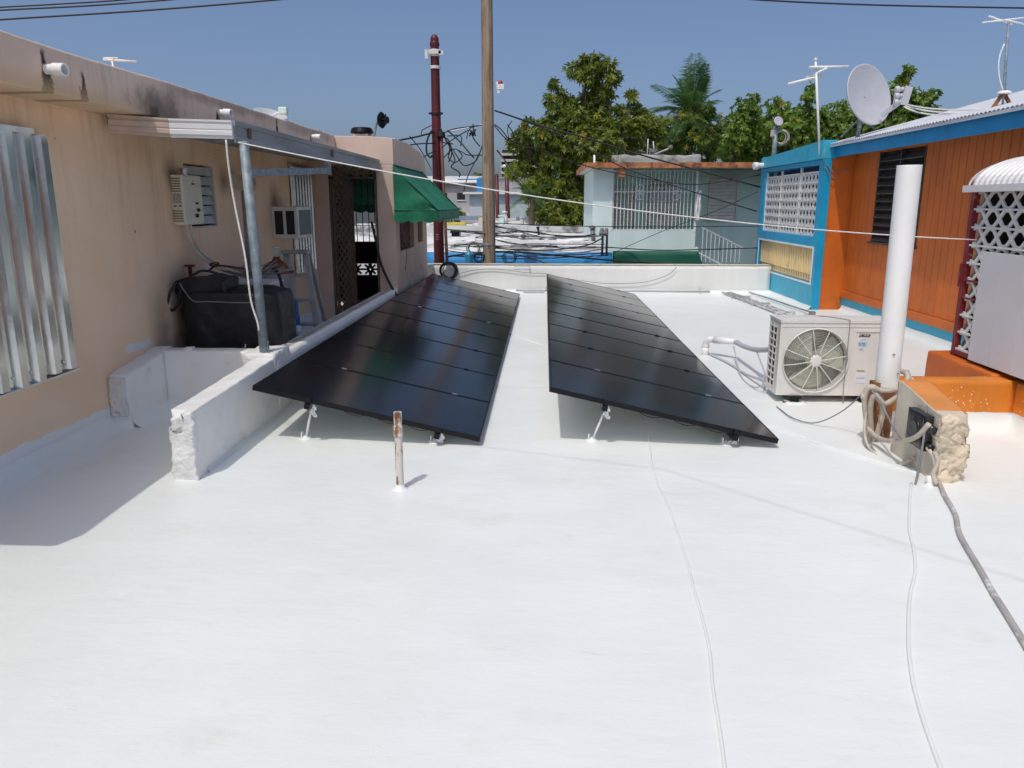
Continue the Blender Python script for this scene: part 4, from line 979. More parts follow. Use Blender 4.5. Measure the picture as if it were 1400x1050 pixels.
def txt(body, size, loc, rot, mat, parent, name='lettering', ext=.0008):
    c = bpy.data.curves.new(name, 'FONT'); c.body = body; c.size = size; c.extrude = ext
    o = bpy.data.objects.new(name, c); COL.objects.link(o); bpy.context.view_layer.update()
    me = bpy.data.meshes.new_from_object(o); bpy.data.objects.remove(o); me.materials.clear(); me.materials.append(mat)
    mm = Matrix.Translation(Vector(loc)-Vector(parent['_o'])) @ rot.to_4x4(); me.transform(mm)
    q = bpy.data.objects.new(name, me); COL.objects.link(q); q.parent = parent; q['_o'] = parent['_o']; return q
m = MB(); m.prism([(2.70,.587),(2.79,.587),(2.797,.607),(2.707,.607)], 1, ay0-.004, ay0-.0005); bd = m.build('badge', M('badge violet black', (.03,.02,.045), .4, 0, .05), ac)
RX = Matrix.Rotation(pi/2, 3, 'X')
txt('EL', .017, (2.709,ay0-.005,.591), RX, WPAINT, bd); m = MB()
for k in range(7): m.box(2.738+.007*k,2.743+.007*k,ay0-.0052,ay0-.0042,.594,.598+.002*(k%3))
m.build('lettering', LAT, bd)
for (x0_, x1_, z0_, z1_, nm, mt_) in ((2.715,2.77,.555,.577,'sticker',WPAINT),(2.70,2.774,.508,.542,'energy_label',M('pale blue label', (.42,.62,.70), .5, 0, .05)),(2.71,2.75,.470,.492,'sticker',M('faded sticker', (.62,.63,.62), .5, 0, .05)),(2.70,2.80,.18,.27,'warning_label',M('white notice', (.70,.71,.74), .5, 0, .05)),(2.71,2.78,.285,.295,'yellow_label',M('olive label', (.55,.55,.25), .5, 0, .05))):
    m = MB(); m.box(x0_,x1_,ay0-.0035,ay0-.0005,z0_,z1_); s_ = m.build(nm, mt_, ac)
    m = MB(); w_ = x1_-x0_; mk = M(nm+' print', (.10,.15,.30), .5, 0, .05)
    if nm == 'energy_label': m.lathe([(.007,0),(.010,0),(.010,.001),(.007,.001)], (x0_+.016,ay0-.0046,(z0_+z1_)/2), (0,1,0), 14); m.box(x0_+.032,x0_+.042,ay0-.0046,ay0-.0036,z0_+.018,z0_+.026); m.box(x0_+.046,x0_+.056,ay0-.0046,ay0-.0036,z0_+.018,z0_+.026); m.box(x0_+.034,x0_+.06,ay0-.0046,ay0-.0036,z0_+.006,z0_+.011)
    else: m.box(x0_+w_*.15,x1_-w_*.15,ay0-.0046,ay0-.0036,(z0_+z1_)/2-.002,(z0_+z1_)/2+.0015)
    m.build('print', mk, s_)
m = MB(); m.tube(smooth([(2.60,6.60,.735),(2.606,6.60,.70),(2.606,6.60,.4),(2.606,6.60,.12),(2.61,6.58,.01)]), .0035, 5); m.tube(smooth([(2.35,7.0,.72),(2.5,6.8,.732),(2.60,6.60,.733)]), .0035, 5); m.build('thin_cord', GWIRE, ac)

# ================================================================ ROOF PIPES AND CABLES
t = thing('drain_elbow', 'white pvc elbow pipe rising from the roof behind right solar row', 'pipe', (1.86,8.78,0))
m = MB(); m.tube([(1.86,8.78,-.02),(1.86,8.78,.10)], .042, 14); m.tube(smooth([(1.86,8.78,.09),(1.865,8.775,.15),(1.90,8.74,.185),(1.96,8.69,.19)],5), .036, 14); m.tube([(1.94,8.70,.19),(2.15,8.5,.20)], .044, 14, r2=.030); m.lathe([(.043,.10),(.046,.10),(.046,.115),(.043,.115)], (1.86,8.78,0), n=14); m.build('pipe', PVC, t)
m = MB(); P = [Vector((2.13,8.52,.20)).lerp(Vector((2.14,6.97,.42)), k/40) + Vector((0,0,-.05*sin(pi*k/40))) for k in range(41)]
m.tube(P, [.024+.004*(k%2) for k in range(41)], 10); m.build('flexible_conduit', GREYDISH, t)
m = MB(); m.tube(smooth([(1.90,8.76,.02),(2.0,8.2,.02),(2.04,7.6,.03),(2.06,7.0,.10)]), .012, 6); m.tube(smooth([(2.10,8.45,.16),(1.98,7.6,.02),(1.98,7.1,.02),(2.02,6.9,.10)]), .007, 6); m.tube(smooth([(2.13,7.7,.28),(2.09,7.2,.15),(2.02,6.95,.12)]), .008, 6); m.build('cable', GREYDISH, t)
t = thing('floor_conduit', 'pair of long grey conduits running beside the azure house toward the condenser', 'conduit', (3.6,13,0))
m = MB()
for k, (a, b) in enumerate((((3.44,15.0),(3.70,11.4)),((3.52,14.9),(3.80,11.4)),((3.58,14.95),(3.86,11.6)))): m.tube([(a[0],a[1],.03),( (a[0]+b[0])/2+.01,(a[1]+b[1])/2,.035),(b[0],b[1],.03)], .020, 8)
for y in (14.2,13.2,12.1): m.box(3.44+ (15-y)*.075-.05,3.72+(15-y)*.07,y,y+.03,-.01,.055)
m.build('pipe', M('dusty conduit', (.42,.42,.42), .6, .1, .2, 8, .1, dirt=(.7,.7,.69), dthr=.5, ds=6), t)
m = MB(); m.box(4.12,4.20,12.0,12.08,-.01,.07); m.box(3.82,3.87,11.5,11.56,-.01,.05); m.build('junction_box', GWIRE, t)
m = MB(); m.tube(smooth([(3.95,15.0,.03),(4.03,14.0,.04),(4.10,13.0,.04),(4.16,12.05,.05)]), .013, 6); m.build('cable', GWIRE, t)
t = thing('wall_conduit', 'grey conduit lying along the foot of the white back wall', 'conduit', (1,14.95,0))
m = MB(); m.tube([(-.55,14.97,.05),(.55,14.96,.05),(3.2,14.98,.04)], .022, 8); m.tube([(-.4,14.9,.03),(.0,14.9,.03),(.05,14.9,.14)], .02, 7); m.tube([(3.0,14.98,.05),(3.02,15.05,.12)], .012, 6); m.build('pipe', GREYDISH, t)
def roofcable(name, label, pts, r, mat, sink=.35):
    P = [Vector((x, y, deck_z(x,y)+r*sink)) for x, y in pts]; P = smooth(P, 8)
    for p in P: p.x += .006*noise.noise(Vector((p.y*3,1,1))); p.z = deck_z(p.x,p.y)+r*sink
    m = MB(); m.tube(P, r, 8); o = tag(m.build(name, mat), label, 'cable')
roofcable('painted_cable', 'cable painted into the white roof, curving from right solar row toward the viewer', [(.80,5.6),(.768,5.31),(.72,4.70),(.724,3.99),(.698,3.31),(.663,2.76),(.623,2.47),(.572,2.07),(.5,1.6)], .007, ROOF)
roofcable('painted_cable', 'wavy cable painted into the white roof below the black junction box', [(2.30,4.62),(2.12,4.25),(1.983,3.95),(1.88,3.68),(1.775,3.43),(1.60,3.1),(1.434,2.74),(1.321,2.42),(1.237,2.09),(1.15,1.6)], .008, ROOF)
roofcable('painted_cable', 'long cable ridge crossing the white roof under right solar row toward the hose bundle', [(-.45,10.1),(.08,9.17),(.9,7.4),(1.45,6.35),(1.807,5.82),(2.04,5.36),(2.25,5.05),(2.42,4.80)], .011, ROOF, .4)
roofcable('roof_conduit', 'patchy grey conduit running from the broken wall toward the lower right corner', [(2.47,4.62),(2.40,4.42),(2.30,4.10),(2.169,3.77),(2.039,3.30),(1.9,2.785),(1.75,2.2),(1.5,1.4)], .014, M('patchy painted conduit', (.40,.38,.36), .65, 0, .15, 6, .2, dirt=(.78,.78,.77), dthr=.52, ds=7), .8)

# ================================================================ PVC STACK, HOSES, JUNCTION BOX
t = thing('pvc_stack', 'tall white pvc pipe sleeved over a rusty stub beside the condenser', 'pipe', (2.5,5.62,0))
q0 = at(1212,528,5.62); q1 = at(1243.5,226,5.62)
m = MB(); ax = (q1-q0); L = ax.length; m.lathe([(.078,0),(.081,.0),(.081,L),(.075,L),(.075,L-.25),(0,L-.25)], q0, ax, 28); m.build('sleeve', PVC, t)
m = MB(); m.lathe([(0,L-.26),(.074,L-.25)], q0, ax, 20); m.tube([q0+Vector((.035,-.081,.12)), q0+Vector((.033,-.083,.11))], .006, 8); m.tube([q0+Vector((-.01,-.083,.26)), q0+Vector((-.012,-.084,.25))], .008, 8); m.build('bore', GWIRE, t)
m = MB(); m.lathe([(.062,-.04),(.060,.2),(.060,q0.z+.1)], (q0.x,q0.y,0), n=18); m.box(q0.x-.105,q0.x-.065,q0.y-.05,q0.y+.05,.0,q0.z+.035); m.build('rusty_stub', mk_rust('flaking rust', .42, (.62,.50,.36)), t)
t = thing('hose_bundle', 'bundle of beige hoses knotted round the rusty pipe stub', 'hose', (2.4,5.5,0))
m = MB(); A = lambda px, py, Y: at(px, py, Y)
for pts, r in (([(1188,605,5.5),(1184,570,5.5),(1182,545,5.5),(1188,530,5.48),(1200,535,5.46),(1207,560,5.46),(1198,598,5.48)],.020),
               ([(1192,600,5.5),(1190,560,5.46),(1196,540,5.42),(1210,552,5.42),(1232,535,5.44),(1242,515,5.46),(1232,507,5.6),(1222,506,5.68)],.019),
               ([(1232,507,5.6),(1248,520,5.5),(1256,532,5.5)],.014),
               ([(1182,548,5.5),(1180,540,5.5),(1190,528,5.55),(1206,534,5.42),(1226,532,5.42),(1240,520,5.4),(1240,508,5.5)],.017),
               ([(1186,585,5.46),(1200,598,5.35),(1216,603,5.15),(1240,602,4.9),(1256,595,4.76),(1270,580,4.70)],.017),
               ([(1185,560,5.5),(1182,590,5.42),(1190,615,5.28),(1215,632,5.1),(1235,634,4.98),(1250,625,4.9)],.010),
               ([(1188,600,5.46),(1186,612,5.35),(1205,628,5.2),(1225,637,5.05),(1245,628,4.9)],.012),
               ([(1270,590,4.78),(1282,600,4.70),(1284,612,4.67),(1278,622,4.68)],.014),
               ([(1268,612,4.72),(1276,625,4.66),(1278,640,4.62),(1272,650,4.62)],.013),
               ([(1278,618,4.66),(1282,632,4.62),(1276,648,4.60),(1280,662,4.58)],.015)):
    m = MB(); m.tube(smooth([A(*p) for p in pts], 7), r, 9); m.build('hose', BEIGE, t)
m = MB()
for pts, r in (([(1062,556,6.45),(1085,572,6.04),(1115,578,5.9),(1150,563,5.75),(1182,536,5.5)],.005),([(1192,534,5.42),(1205,552,5.38),(1212,566,5.3),(1222,585,5.1),(1232,600,4.9)],.007),
               ([(1185,595,5.45),(1195,615,5.3),(1210,628,5.15),(1225,636,5.05)],.005),([(1266,562,4.85),(1264,590,4.72),(1258,630,4.66),(1253,655,4.63),(1251,664,4.60)],.007)):
    m = MB(); m.tube(smooth([A(*p) for p in pts], 7), r, 6); m.build('thin_wire', GWIRE, t)
m = MB(); c = at(1276,655,4.6); m.tube([at(1270,650,4.62), at(1272,664,4.6)], .020, 10); m.lathe([(.02,0),(.02,.03),(0,.032)], at(1269,664,4.60), (0,-1,0), 10); m.build('pipe_fitting', PVC, t)
t = thing('junction_box', 'black square electrical box on the broken cream wall end', 'box', (2.44,4.85,.3))
m = MB(); m.rbox((2.40,4.74,.17),(2.452,4.98,.40), .03, lambda p: p+noise.noise_vector(p*30)*.0015); m.rbox((2.392,4.76,.19),(2.40,4.96,.385), .03); m.build('body', BLACKP, t, .006)
m = MB(); m.lathe([(.07,0),(.07,.006),(.05,.008),(0,.006)], (2.392,4.86,.29), (-1,0,0), 20); m.build('cover_plate', BLACKP, t)
m = MB(); m.tube([(2.425,4.74,.33),(2.43,4.69,.32)], .028, 10); m.tube([(2.43,4.74,.21),(2.44,4.70,.2)], .024, 10); m.build('gland', BLACKP, t)

# ================================================================ CLOTHESLINE
t = thing('clothesline', 'white rope stretched across the whole roof from the awning post to the lattice', 'rope', (0,6.4,1.7))
m = MB(); pL = Vector((-2.33,6.0,2.15)); pR = Vector((3.575,6.62,1.405)); m.tube(sag(pL, pR, .12, 30), .0055, 6); m.build('line', ROPE, t)
m = MB(); m.tube(smooth([at(309,191,5.95), at(313,230,5.97), at(321,280,6.0), at(335,350,5.98), at(343,410,5.97), at(352,440,5.97), at(354,452,5.97)]), .008, 6); m.build('loose_end', ROPE, t)
# ================================================================ AQUA HOUSE ACROSS THE ALLEY
t = thing('aqua_house', 'two storey aqua house with white barred porch and terracotta eave across the alley', 'house', (3.6,22,-3.2))
m = MB(); m.box(1.33,1.86,22,24.0,-3.2,2.63); m.box(1.86,4.2,22,22.15,-3.2,.96); m.box(4.2,4.30,22.0,23.1,-3.2,.50); m.box(1.33,8.5,24.0,27,-3.2,2.63); m.box(1.86,4.2,22.16,23.6,-3.2,.3); m.build('wall', MINT, t)
m = MB(); m.box(1.861,4.35,23.62,23.99,.3,2.63); m.box(4.351,8.5,23.1,23.99,-3.2,2.63); m.build('recessed_wall', MINTD, t)
m = MB(); m.box(1.10,8.6,21.62,27,2.645,2.74); m.build('roof', CONC, t)
m = MB(); m.box(1.08,8.6,21.57,21.615,2.63,2.77); m.box(1.05,1.095,21.57,27,2.63,2.77); m.box(2.0,2.16,21.62,21.98,2.40,2.64); m.build('eave', TERRA, t)
m = MB(); m.rbox((1.85,22.3,2.74),(4.3,22.5,3.0), .09, lambda p: p+Vector((0,0,.05*noise.noise(p*3) if p.z > 2.8 else 0))); m.build('roof_rubble', ROOFG, t)
m = MB()
for k in range(23): x = 1.90+k*.1025; m.box(x-.010,x+.010,22.02,22.04,.99,2.56)
for z in (.97, 2.0, 2.56): m.box(1.86,4.2,22.015,22.045,z,z+.022)
for x in (2.62, 3.62):
    for dz in (-.12,.12): m.ring((x,22.01,2.0+dz), (0,1,0), .09, .012, 14, 5)
m.box(1.84,1.88,21.99,22.05,.93,2.6); m.box(4.16,4.2,21.99,22.05,.93,2.6); m.build('porch_bars', WPAINT, t)
for (x0_,x1_,z0_,z1_,y_) in ((1.95,2.65,1.0,2.15,23.615),(3.05,4.0,1.05,2.25,23.615),(4.70,5.52,1.26,2.42,23.095)):
    m = MB(); m.box(x0_,x1_,y_-.03,y_,z0_,z1_); w_ = m.build('window', M('window gap shade', (.34,.31,.25), .7), t)
    m = MB(); n = int((z1_-z0_)/.095)
    for k in range(n): m.bar((x0_+.02,y_-.05,z0_+.05+.095*k),(x1_-.02,y_-.05,z0_+.05+.095*k),.008,.090,up=(0,.34,.94))
    m.build('louver', LOUV, w_)
    m = MB()
    for a in (x0_-.03, x1_): m.box(a,a+.03,y_-.07,y_-.001,z0_,z1_)
    m.box(x0_-.06,x1_+.06,y_-.09,y_-.001,z0_-.04,z0_-.002); m.box(x0_-.03,x1_+.03,y_-.07,y_-.001,z1_+.001,z1_+.03)
    if x0_ > 4.5:
        for k in range(8): m.box(x0_+.06+k*.1,x0_+.072+k*.1,y_-.075,y_-.071,z0_,z1_)
    m.build('frame', LOUV, w_)
m = MB()
for k in range(10):
    x = 4.38+k*.115; m.box(x-.009,x+.009,21.85,21.87,.1,1.06-.055*k)
m.bar((4.3,21.86,.36),(5.5,21.86,-.25),.03,.03); m.bar((4.3,21.86,1.08),(5.5,21.86,.50),.02,.02); m.build('stair_railing', WPAINT, t)
m = MB(); v = []
for i in range(9):
    for j in range(9): v.append((4.14+.02*j+.035*sin(i*1.3+j)*.6, 21.95-.03*sin(j*1.9+i*.4), 2.05-.80*i/8+ (.0 if j else 0)))
m.add(v, [(i*9+j,(i+1)*9+j,(i+1)*9+j+1,i*9+j+1) for i in range(8) for j in range(8)], 0, True)
tag(m.build('hanging_cloth', WPAINT), 'white cloth hanging at the right end of the barred aqua porch', 'cloth')
t = thing('roof_antenna', 'tangle of grey antenna parts on the aqua house roof', 'antenna', (3.3,23,2.75))
m = MB(); b = at(885,214,23); m.tube([b-Vector((0,0,.12)), at(886,190,23)], .02, 6); m.tube([at(890,213,23), at(915,203,22.6)], .025, 6); m.tube([at(895,214,23), at(893,193,23)], .02, 6); m.build('mast', GREYDISH, t)
m = MB()
for k in range(14): m.tube([at(872+R.uniform(0,30),205+R.uniform(0,9),23+R.uniform(-.2,.2)), at(872+R.uniform(0,30),203+R.uniform(0,11),23+R.uniform(-.2,.2))], .02, 5)
m.lathe([(0,0),(.05,.01),(.06,.1),(0,.11)], at(914,202,22.6), (1,-.5,.2), 10); m.build('rod', GWIRE, t)
t = thing('roof_pipe', 'thin white pipe sticking up at left corner of the aqua house eave', 'pipe', (1.3,23,2.7))
m = MB(); m.tube([at(813,238,22.5), at(812.5,212,22.5)], .03, 8); m.build('pipe', PVC, t)

# green tarp and blue parapet house over the alley
m = MB(); m.rbox((1.62,18.46,.18),(3.62,18.60,.60), .12, lambda p: p+Vector(((.22*max(0,(.6-p.z)/.42)**1.6 if p.x > 3.2 else 0), .05*noise.noise(p*2), 0)))
tag(m.build('green_tarp', GREENT), 'dark green tarp screen below the barred aqua porch beyond the back wall', 'tarp')
def flat_house(name, label, x0, x1, y0, y1, zt, wall, roof, curbs, over=0, wins=()):
    t = thing(name, label, 'house', ((x0+x1)/2, y0, -3.2))
    m = MB(); m.box(x0,x1,y0,y1,-3.2,zt-.12); m.build('wall', wall, t)
    m = MB(); m.rbox((x0-over,y0-over,zt-.12),(x1+over,y1,zt), .7, lambda p: p + Vector((0,0,.02*noise.noise(p*.8))), 0, False)
    for (a,b,c,d,h) in curbs: m.rbox((a,c,zt-.02),(b,d,zt+h), .3, lambda p: p + noise.noise_vector(p*1.3)*.025, 0, False)
    m.build('roof', roof, t)
    for (a,b,c,d) in wins:
        m = MB(); m.box(a,b,y0-.04,y0,c,d); w = m.build('window', DARK, t)
        m = MB(); m.box(a-.06,b+.06,y0-.09,y0-.001,c-.08,c-.001); m.build('sill', WPAINT, w)
    return t
h = flat_house('flat_roof_house', 'house with bright blue parapet band just beyond the back wall', -7.5,1.58,18.6,27,.52,ROOFB,ROOFB,[(-7.5,1.5,19.3,19.42,.10),(-3.4,1.5,21.2,21.45,.16),(-6,-2.1,23.5,23.7,.20),(-.8,1.5,24.0,24.3,.22),(-7.5,1.5,26.6,26.95,.18),(.2,1.5,20.2,20.5,.12),(-1.0,.6,22.6,22.8,.14),(-5,-2.9,20.6,20.75,.12),(-2.6,-2.4,19.4,24,.12),(0,.12,20.2,26,.15)])
m = MB(); m.rbox((-2.9,18.42,-3.2),(1.60,18.59,.565), .3, lambda p: p + noise.noise_vector(p*2)*.004); m.build('parapet_band', STRIPB, h)
flat_house('flat_roof_house', 'flat white roofed house with sooty streaks beyond the blue parapet house', -8,3.6,28.5,38,.62,ROOFB,ROOFB,[(-8,3.6,28.5,28.8,.28),(-8,3.6,33.0,33.2,.24),(-3,3.6,36,36.3,.30),(-3.2,-3.0,28.8,36,.2)])
flat_house('flat_roof_house', 'grey sooty flat roof behind the wooden utility pole', -4.2,8,39,44,.85,ROOFG,ROOFB,[(-4.2,8,39,39.3,.12),(0,8,42,42.3,.2)])
h = flat_house('white_house', 'white walled house with thick flat roof slab behind the wooden utility pole', -4.5,-.2,47,56,2.35,M('pale blue white wall',(.60,.66,.69),.7,0,.06,1.5,.1,dirt=(.4,.42,.43),dthr=.62,ds=2),WPAINT,[],.35,())
m = MB(); m.box(-4.0,-1.2,49,55,2.36,3.2); m.box(-4.1,-1.1,48.9,55,3.2,3.28); m.build('upper_room', GUTG, h)
m = MB(); m.box(-4.05,-3.75,46.9,47.1,2.36,3.15); m.box(-5.2,-4.05,46.95,47.05,3.05,3.12); m.build('blue_post', STRIPB, h)
m = MB(); m.box(-3.0,-.9,46.93,46.99,.4,1.9); m.build('garage_door', M('pale aqua door',(.52,.60,.60),.6), h)
h = flat_house('white_house', 'pale grey house half hidden behind the thin red pole and the big tree', .1,6,48,56,2.2,M('shaded grey blue wall',(.30,.36,.40),.7,0,.08,2,.1),WPAINT,[],.3,((.5,1.1,.9,1.6),))
m = MB(); m.box(.1,1.2,47.8,47.9,2.25,2.75); m.build('pink_cloth', M('pink cloth',(.55,.22,.27),.8), h)
h = flat_house('long_building', 'long grey building with small square windows far behind the green awning', -11,-4.2,70,80,3.55,M('warm grey wall',(.44,.42,.40),.8,0,.06,1,.1,dirt=(.3,.28,.26),dthr=.6,ds=1),WPAINT,[(-11,-5.2,70.0,70.3,.5)],.4,((-9.4,-8.7,2.0,2.6),(-7.8,-7.1,2.0,2.6),(-6.2,-5.5,2.0,2.6)))
m = MB(); m.box(-11,-5.5,69.4,69.9,-3,.9); m.build('annex', ROOFB, h)
# apartment block far away
t = thing('apartment_tower', 'distant beige apartment tower with banded balconies behind the big tree', 'building', (-5,150,-3.2))
m = MB(); m.box(-8.4,-1.0,150,160,-3.2,11.6); m.box(-6,-4,152,156,11.6,12.6); m.build('wall', M('far beige concrete',(.40,.37,.33),.8), t)
for k in range(10):
    m = MB(); z = .5+1.1*k; m.box(-8.3,-1.1,149.2,149.99,z,z+.45); m.build('balcony', M('pale balcony',(.58,.55,.50),.8), t)
m = MB()
for k in range(10):
    m = MB(); m.box(-8.1,-1.3,149.93,149.99,.98+1.1*k,1.55+1.1*k); m.build('window_band', DARK, t)

# ---------------------------------------------------------------- roof clutter beyond the wall
def clutter_ac(label, px, py, Y, w=.8, h=.62, z=None):
    p = at(px, py, Y); t = thing('rooftop_condenser', label, 'air conditioner', (p.x, Y, p.z-h/2))
    m = MB(); m.box(p.x-w/2,p.x+w/2,Y,Y+.35,p.z-h/2,p.z+h/2); m.box(p.x-w/2+.05,p.x+w/2-.05,Y+.05,Y+.3,p.z-h/2-.12,p.z-h/2-.001); m.build('casing', GREYDISH, t, .015)
    m = MB(); c = (p.x-.05, Y-.005, p.z)
    m.disc((c[0],Y-.003,c[2]), (0,-1,0), h*.42, 20, 1)
    for r in (.15,.28,.40): m.ring(c, (0,1,0), h*r*1.05, .012, 20, 4)
    m.lathe([(0,-.02),(h*.1,-.02),(h*.1,0)], c, (0,1,0), 12); m.build('fan_grille', [GREYDISH, GWIRE], t)
clutter_ac('grey condenser unit with round fan on the flat roofs right of the wooden pole', 703, 321, 26.9, .95, .62)
clutter_ac('small dim condenser unit on the flat roofs near the red pole', 600, 335, 26, .7, .55)
def roof_box(name, label, cat, px0, py0, px1, py1, Y, mat, leg=True):
    a = at(px0, py0, Y); b = at(px1, py1, Y); t = thing(name, label, cat, ((a.x+b.x)/2, Y, b.z))
    m = MB(); m.box(a.x,b.x,Y,Y+.5,b.z,a.z); m.build('body', mat, t, .02)
    m = MB(); m.box(a.x-.03,b.x+.03,Y-.03,Y+.53,a.z+.001,a.z+.05); m.build('lid', mat, t)
    if leg:
        m = MB()
        for x in (a.x+.05,b.x-.05):
            for y in (Y+.05,Y+.45): m.bar((x,y,b.z-.001),(x,y,b.z-.5),.05,.05)
        m.build('leg', GALV, t)
roof_box('water_tank', 'pale grey water tank box just right of the wooden pole', 'tank', 682,296,689,310, 30, MINTD)
roof_box('water_tank', 'pale water tank box just left of the wooden pole', 'tank', 654,295,661,309, 31, CREAM2)
roof_box('dark_cabinet', 'dark box on the flat roof right of the red pole', 'box', 617,317,628,325, 25, BLACKAL)
roof_box('white_tank', 'small white tank above the flat roofs below the thin red pole', 'tank', 735,297,741,309, 33, WPAINT)
roof_box('white_tank', 'small white tank just left of another white tank under the tree', 'tank', 711,298,716,308, 34, WPAINT)
t = thing('roof_ridge', 'blue grey sheet roof strip beyond the stained flat roofs', 'roof', (0,38.5,.9))
m = MB(); m.box(-4.8,-2.6,38.2,38.8,.9,1.10); m.box(-1.4,4.2,38.3,38.9,.88,1.06); m.build('sheet', M('slate blue sheet',(.22,.27,.35),.6,.1), t)
m = MB(); m.tube([at(700,305,37),at(745,300,37),at(750,300,37)], .12, 7); m.build('rolled_sheet', M('slate blue roll',(.14,.17,.22),.7), t)
t = thing('plastic_sheet', 'crumpled white sheet lying on the sooty flat roof left of the aqua house', 'sheet', (1,22,.7))
a = at(779,340,21.5)
m = MB(); m.rbox((a.x-.35,21.3,.66),(a.x+.4,21.8,.74), .06, lambda p: p+Vector((0,0,.06*noise.noise(p*6)))); m.tube([(a.x,21.5,.7),(a.x-.05,21.5,.9)], .02, 5); m.build('sheet', WPAINT, t)
t = thing('service_masts', 'two short dark service masts at left foot of the aqua house', 'mast', (1.5,18.4,.5))
for px in (823, 829):
    m = MB(); m.tube([at(px,350,18.0), at(px+1,322,18.0), at(px-3,318,17.9)], .028, 7); m.lathe([(.05,0),(.06,.05),(.04,.16),(0,.18)], at(px-1,322,18.0), (.1,0,1), 10); m.build('mast', GWIRE, t)
for (nm, lab, px, py, Y, hh, rr, mt) in (('vent_stack','short dark vent stack on the flat roof under the big tree',718,337,24,.30,.05,GWIRE),('vent_stack','short leaning dark vent on the stained roof near the crumpled sheet',738,331,25,.42,.035,WIRE),('vent_stack','short dark vent at far right of the stained flat roof',812,333,22,.42,.06,GWIRE),('vent_stack','small white vent beyond the wooden pole at the tree foot',692,303,36,.4,.09,PVC)):
    p = at(px, py, Y); t = thing(nm, lab, 'vent', p)
    m = MB(); m.tube([p, p+Vector((-.06,0,hh))], rr, 8); m.build('pipe', mt, t)
    m = MB(); m.lathe([(rr*1.5,0),(rr*1.6,.05),(0,.09)], p+Vector((-.06,0,hh)), n=10); m.build('cap', mt, t)
t = thing('yellow_tarp', 'yellow cloth behind the red pole under the green awning', 'cloth', (-4,30,.9))
m = MB(); a = at(596,304,30); b = at(637,312,30); m.rbox((a.x,30,b.z),(b.x,30.2,a.z), .1, lambda p: p+noise.noise_vector(p*3)*.05); m.build('cloth', M('yellow cloth',(.52,.42,.07),.8), t)
# junk pipes and wires strewn over those roofs: nobody could count them
m = MB()
for k in range(50):
    Y = R.uniform(19.5, 36); px = R.uniform(612, 815); z = .6 if Y < 27 else .72
    x = (px-745)/1050*Y; L = R.uniform(.4, 2.6); g = R.gauss(0,.35)
    P = [Vector((x+L*(i/5-.5)*cos(g)+R.uniform(-.03,.03), Y+L*(i/5-.5)*sin(g), z+R.uniform(0,.05))) for i in range(6)]
    m.tube(smooth(P,3), R.choice((.008,.012,.02)), 5, R.choice((0,0,0,1,1)))
o = m.build('roof_debris', [WIRE, GWIRE]); o['kind'] = 'stuff'

# ================================================================ POLES
t = thing('steel_pole', 'dark red steel pole with clamps behind the green awning', 'utility pole', (-2.31,17,-3.2))
m = MB(); m.lathe([(.13,-3.2),(.115,.5),(.088,4.86),(.10,4.87),(.10,4.93),(.085,4.95),(.085,5.02),(.05,5.08),(0,5.1)], (-2.312,17,0), n=18); m.build('pole', REDPOLE, t)
m = MB(); m.box(-2.46,-2.17,16.87,16.93,4.70,4.78); m.box(-2.50,-2.44,16.85,16.9,4.6,4.78); m.box(-2.22,-2.12,16.87,16.93,4.68,4.76); m.lathe([(.10,4.66),(.105,4.66),(.105,4.8),(.10,4.8)], (-2.312,17,0), n=16); m.lathe([(.10,4.42),(.115,4.42),(.115,4.48),(.10,4.48)], (-2.312,17,0), n=16); m.build('clamp', LAT, t)
m = MB(); m.lathe([(.10,3.52),(.115,3.52),(.115,3.57),(.10,3.57)], (-2.312,17,0), n=16); m.bar((-2.46,16.95,3.54),(-2.16,16.95,3.54),.04,.04)
m.tube(smooth([(-2.40,16.9,3.2),(-2.5,16.9,3.0),(-2.52,16.9,2.75),(-2.44,16.9,2.65),(-2.40,16.9,2.7)]), .02, 5); m.tube(smooth([(-2.22,16.9,3.25),(-2.1,16.9,3.0),(-2.02,16.9,2.85),(-2.05,16.9,2.7)]), .018, 5); m.tube(smooth([(-2.40,16.9,3.3),(-2.6,16.9,3.2),(-2.62,16.9,3.1)]), .01, 5); m.build('bracket', BLACK, t)
m = MB()
for z in (.93,.98,1.03): m.box(-2.355,-2.285,16.875,16.885,z,z+.02)
m.build('painted_mark', M('faded pink stencil',(.45,.20,.18),.7), t)
t = thing('service_pole', 'thin rusty service pipe standing right of the red steel pole', 'pole', (-2.17,16.9,-3.2))
m = MB(); m.tube([(-2.12,16.9,-3.2),(-2.13,16.9,.5),(-2.20,16.9,3.05)], .035, 9); m.build('pipe', M('red brown pipe', (.15,.05,.04), .7, 0, .25, 6, .2, dirt=(.30,.18,.14), dthr=.6, ds=6, stretch=(1,1,.2)), t)
m = MB(); m.lathe([(.05,0),(.09,.03),(.08,.12),(0,.14)], (-2.20,16.9,3.04), n=12); m.tube(smooth([(-2.14,16.9,3.05),(-2.05,16.9,3.0),(-1.98,16.9,2.75),(-2.05,16.9,2.55)]), .014, 5); m.tube([(-2.16,16.9,2.95),(-1.95,16.9,2.92)], .012, 5); m.build('weather_head', BLACK, t)
t = thing('wooden_pole', 'weathered wooden utility pole rising out of the frame', 'utility pole', (-1.17,16.5,-3.2))
def fP(k):
    return None
m = MB(); n = 20; K = 70; v = []
for i in range(K+1):
    z = -3.2+ 11.2*i/K; r = .138-.0042*z
    for j in range(n):
        g = 2*pi*j/n; rr = r*(1+.05*noise.noise(Vector((cos(g)*2.2,sin(g)*2.2,z*.35)))+.025*noise.noise(Vector((cos(g)*7,sin(g)*7,z*.8))))
        v.append((-1.172-.003*z+rr*cos(g), 16.5+rr*sin(g), z))
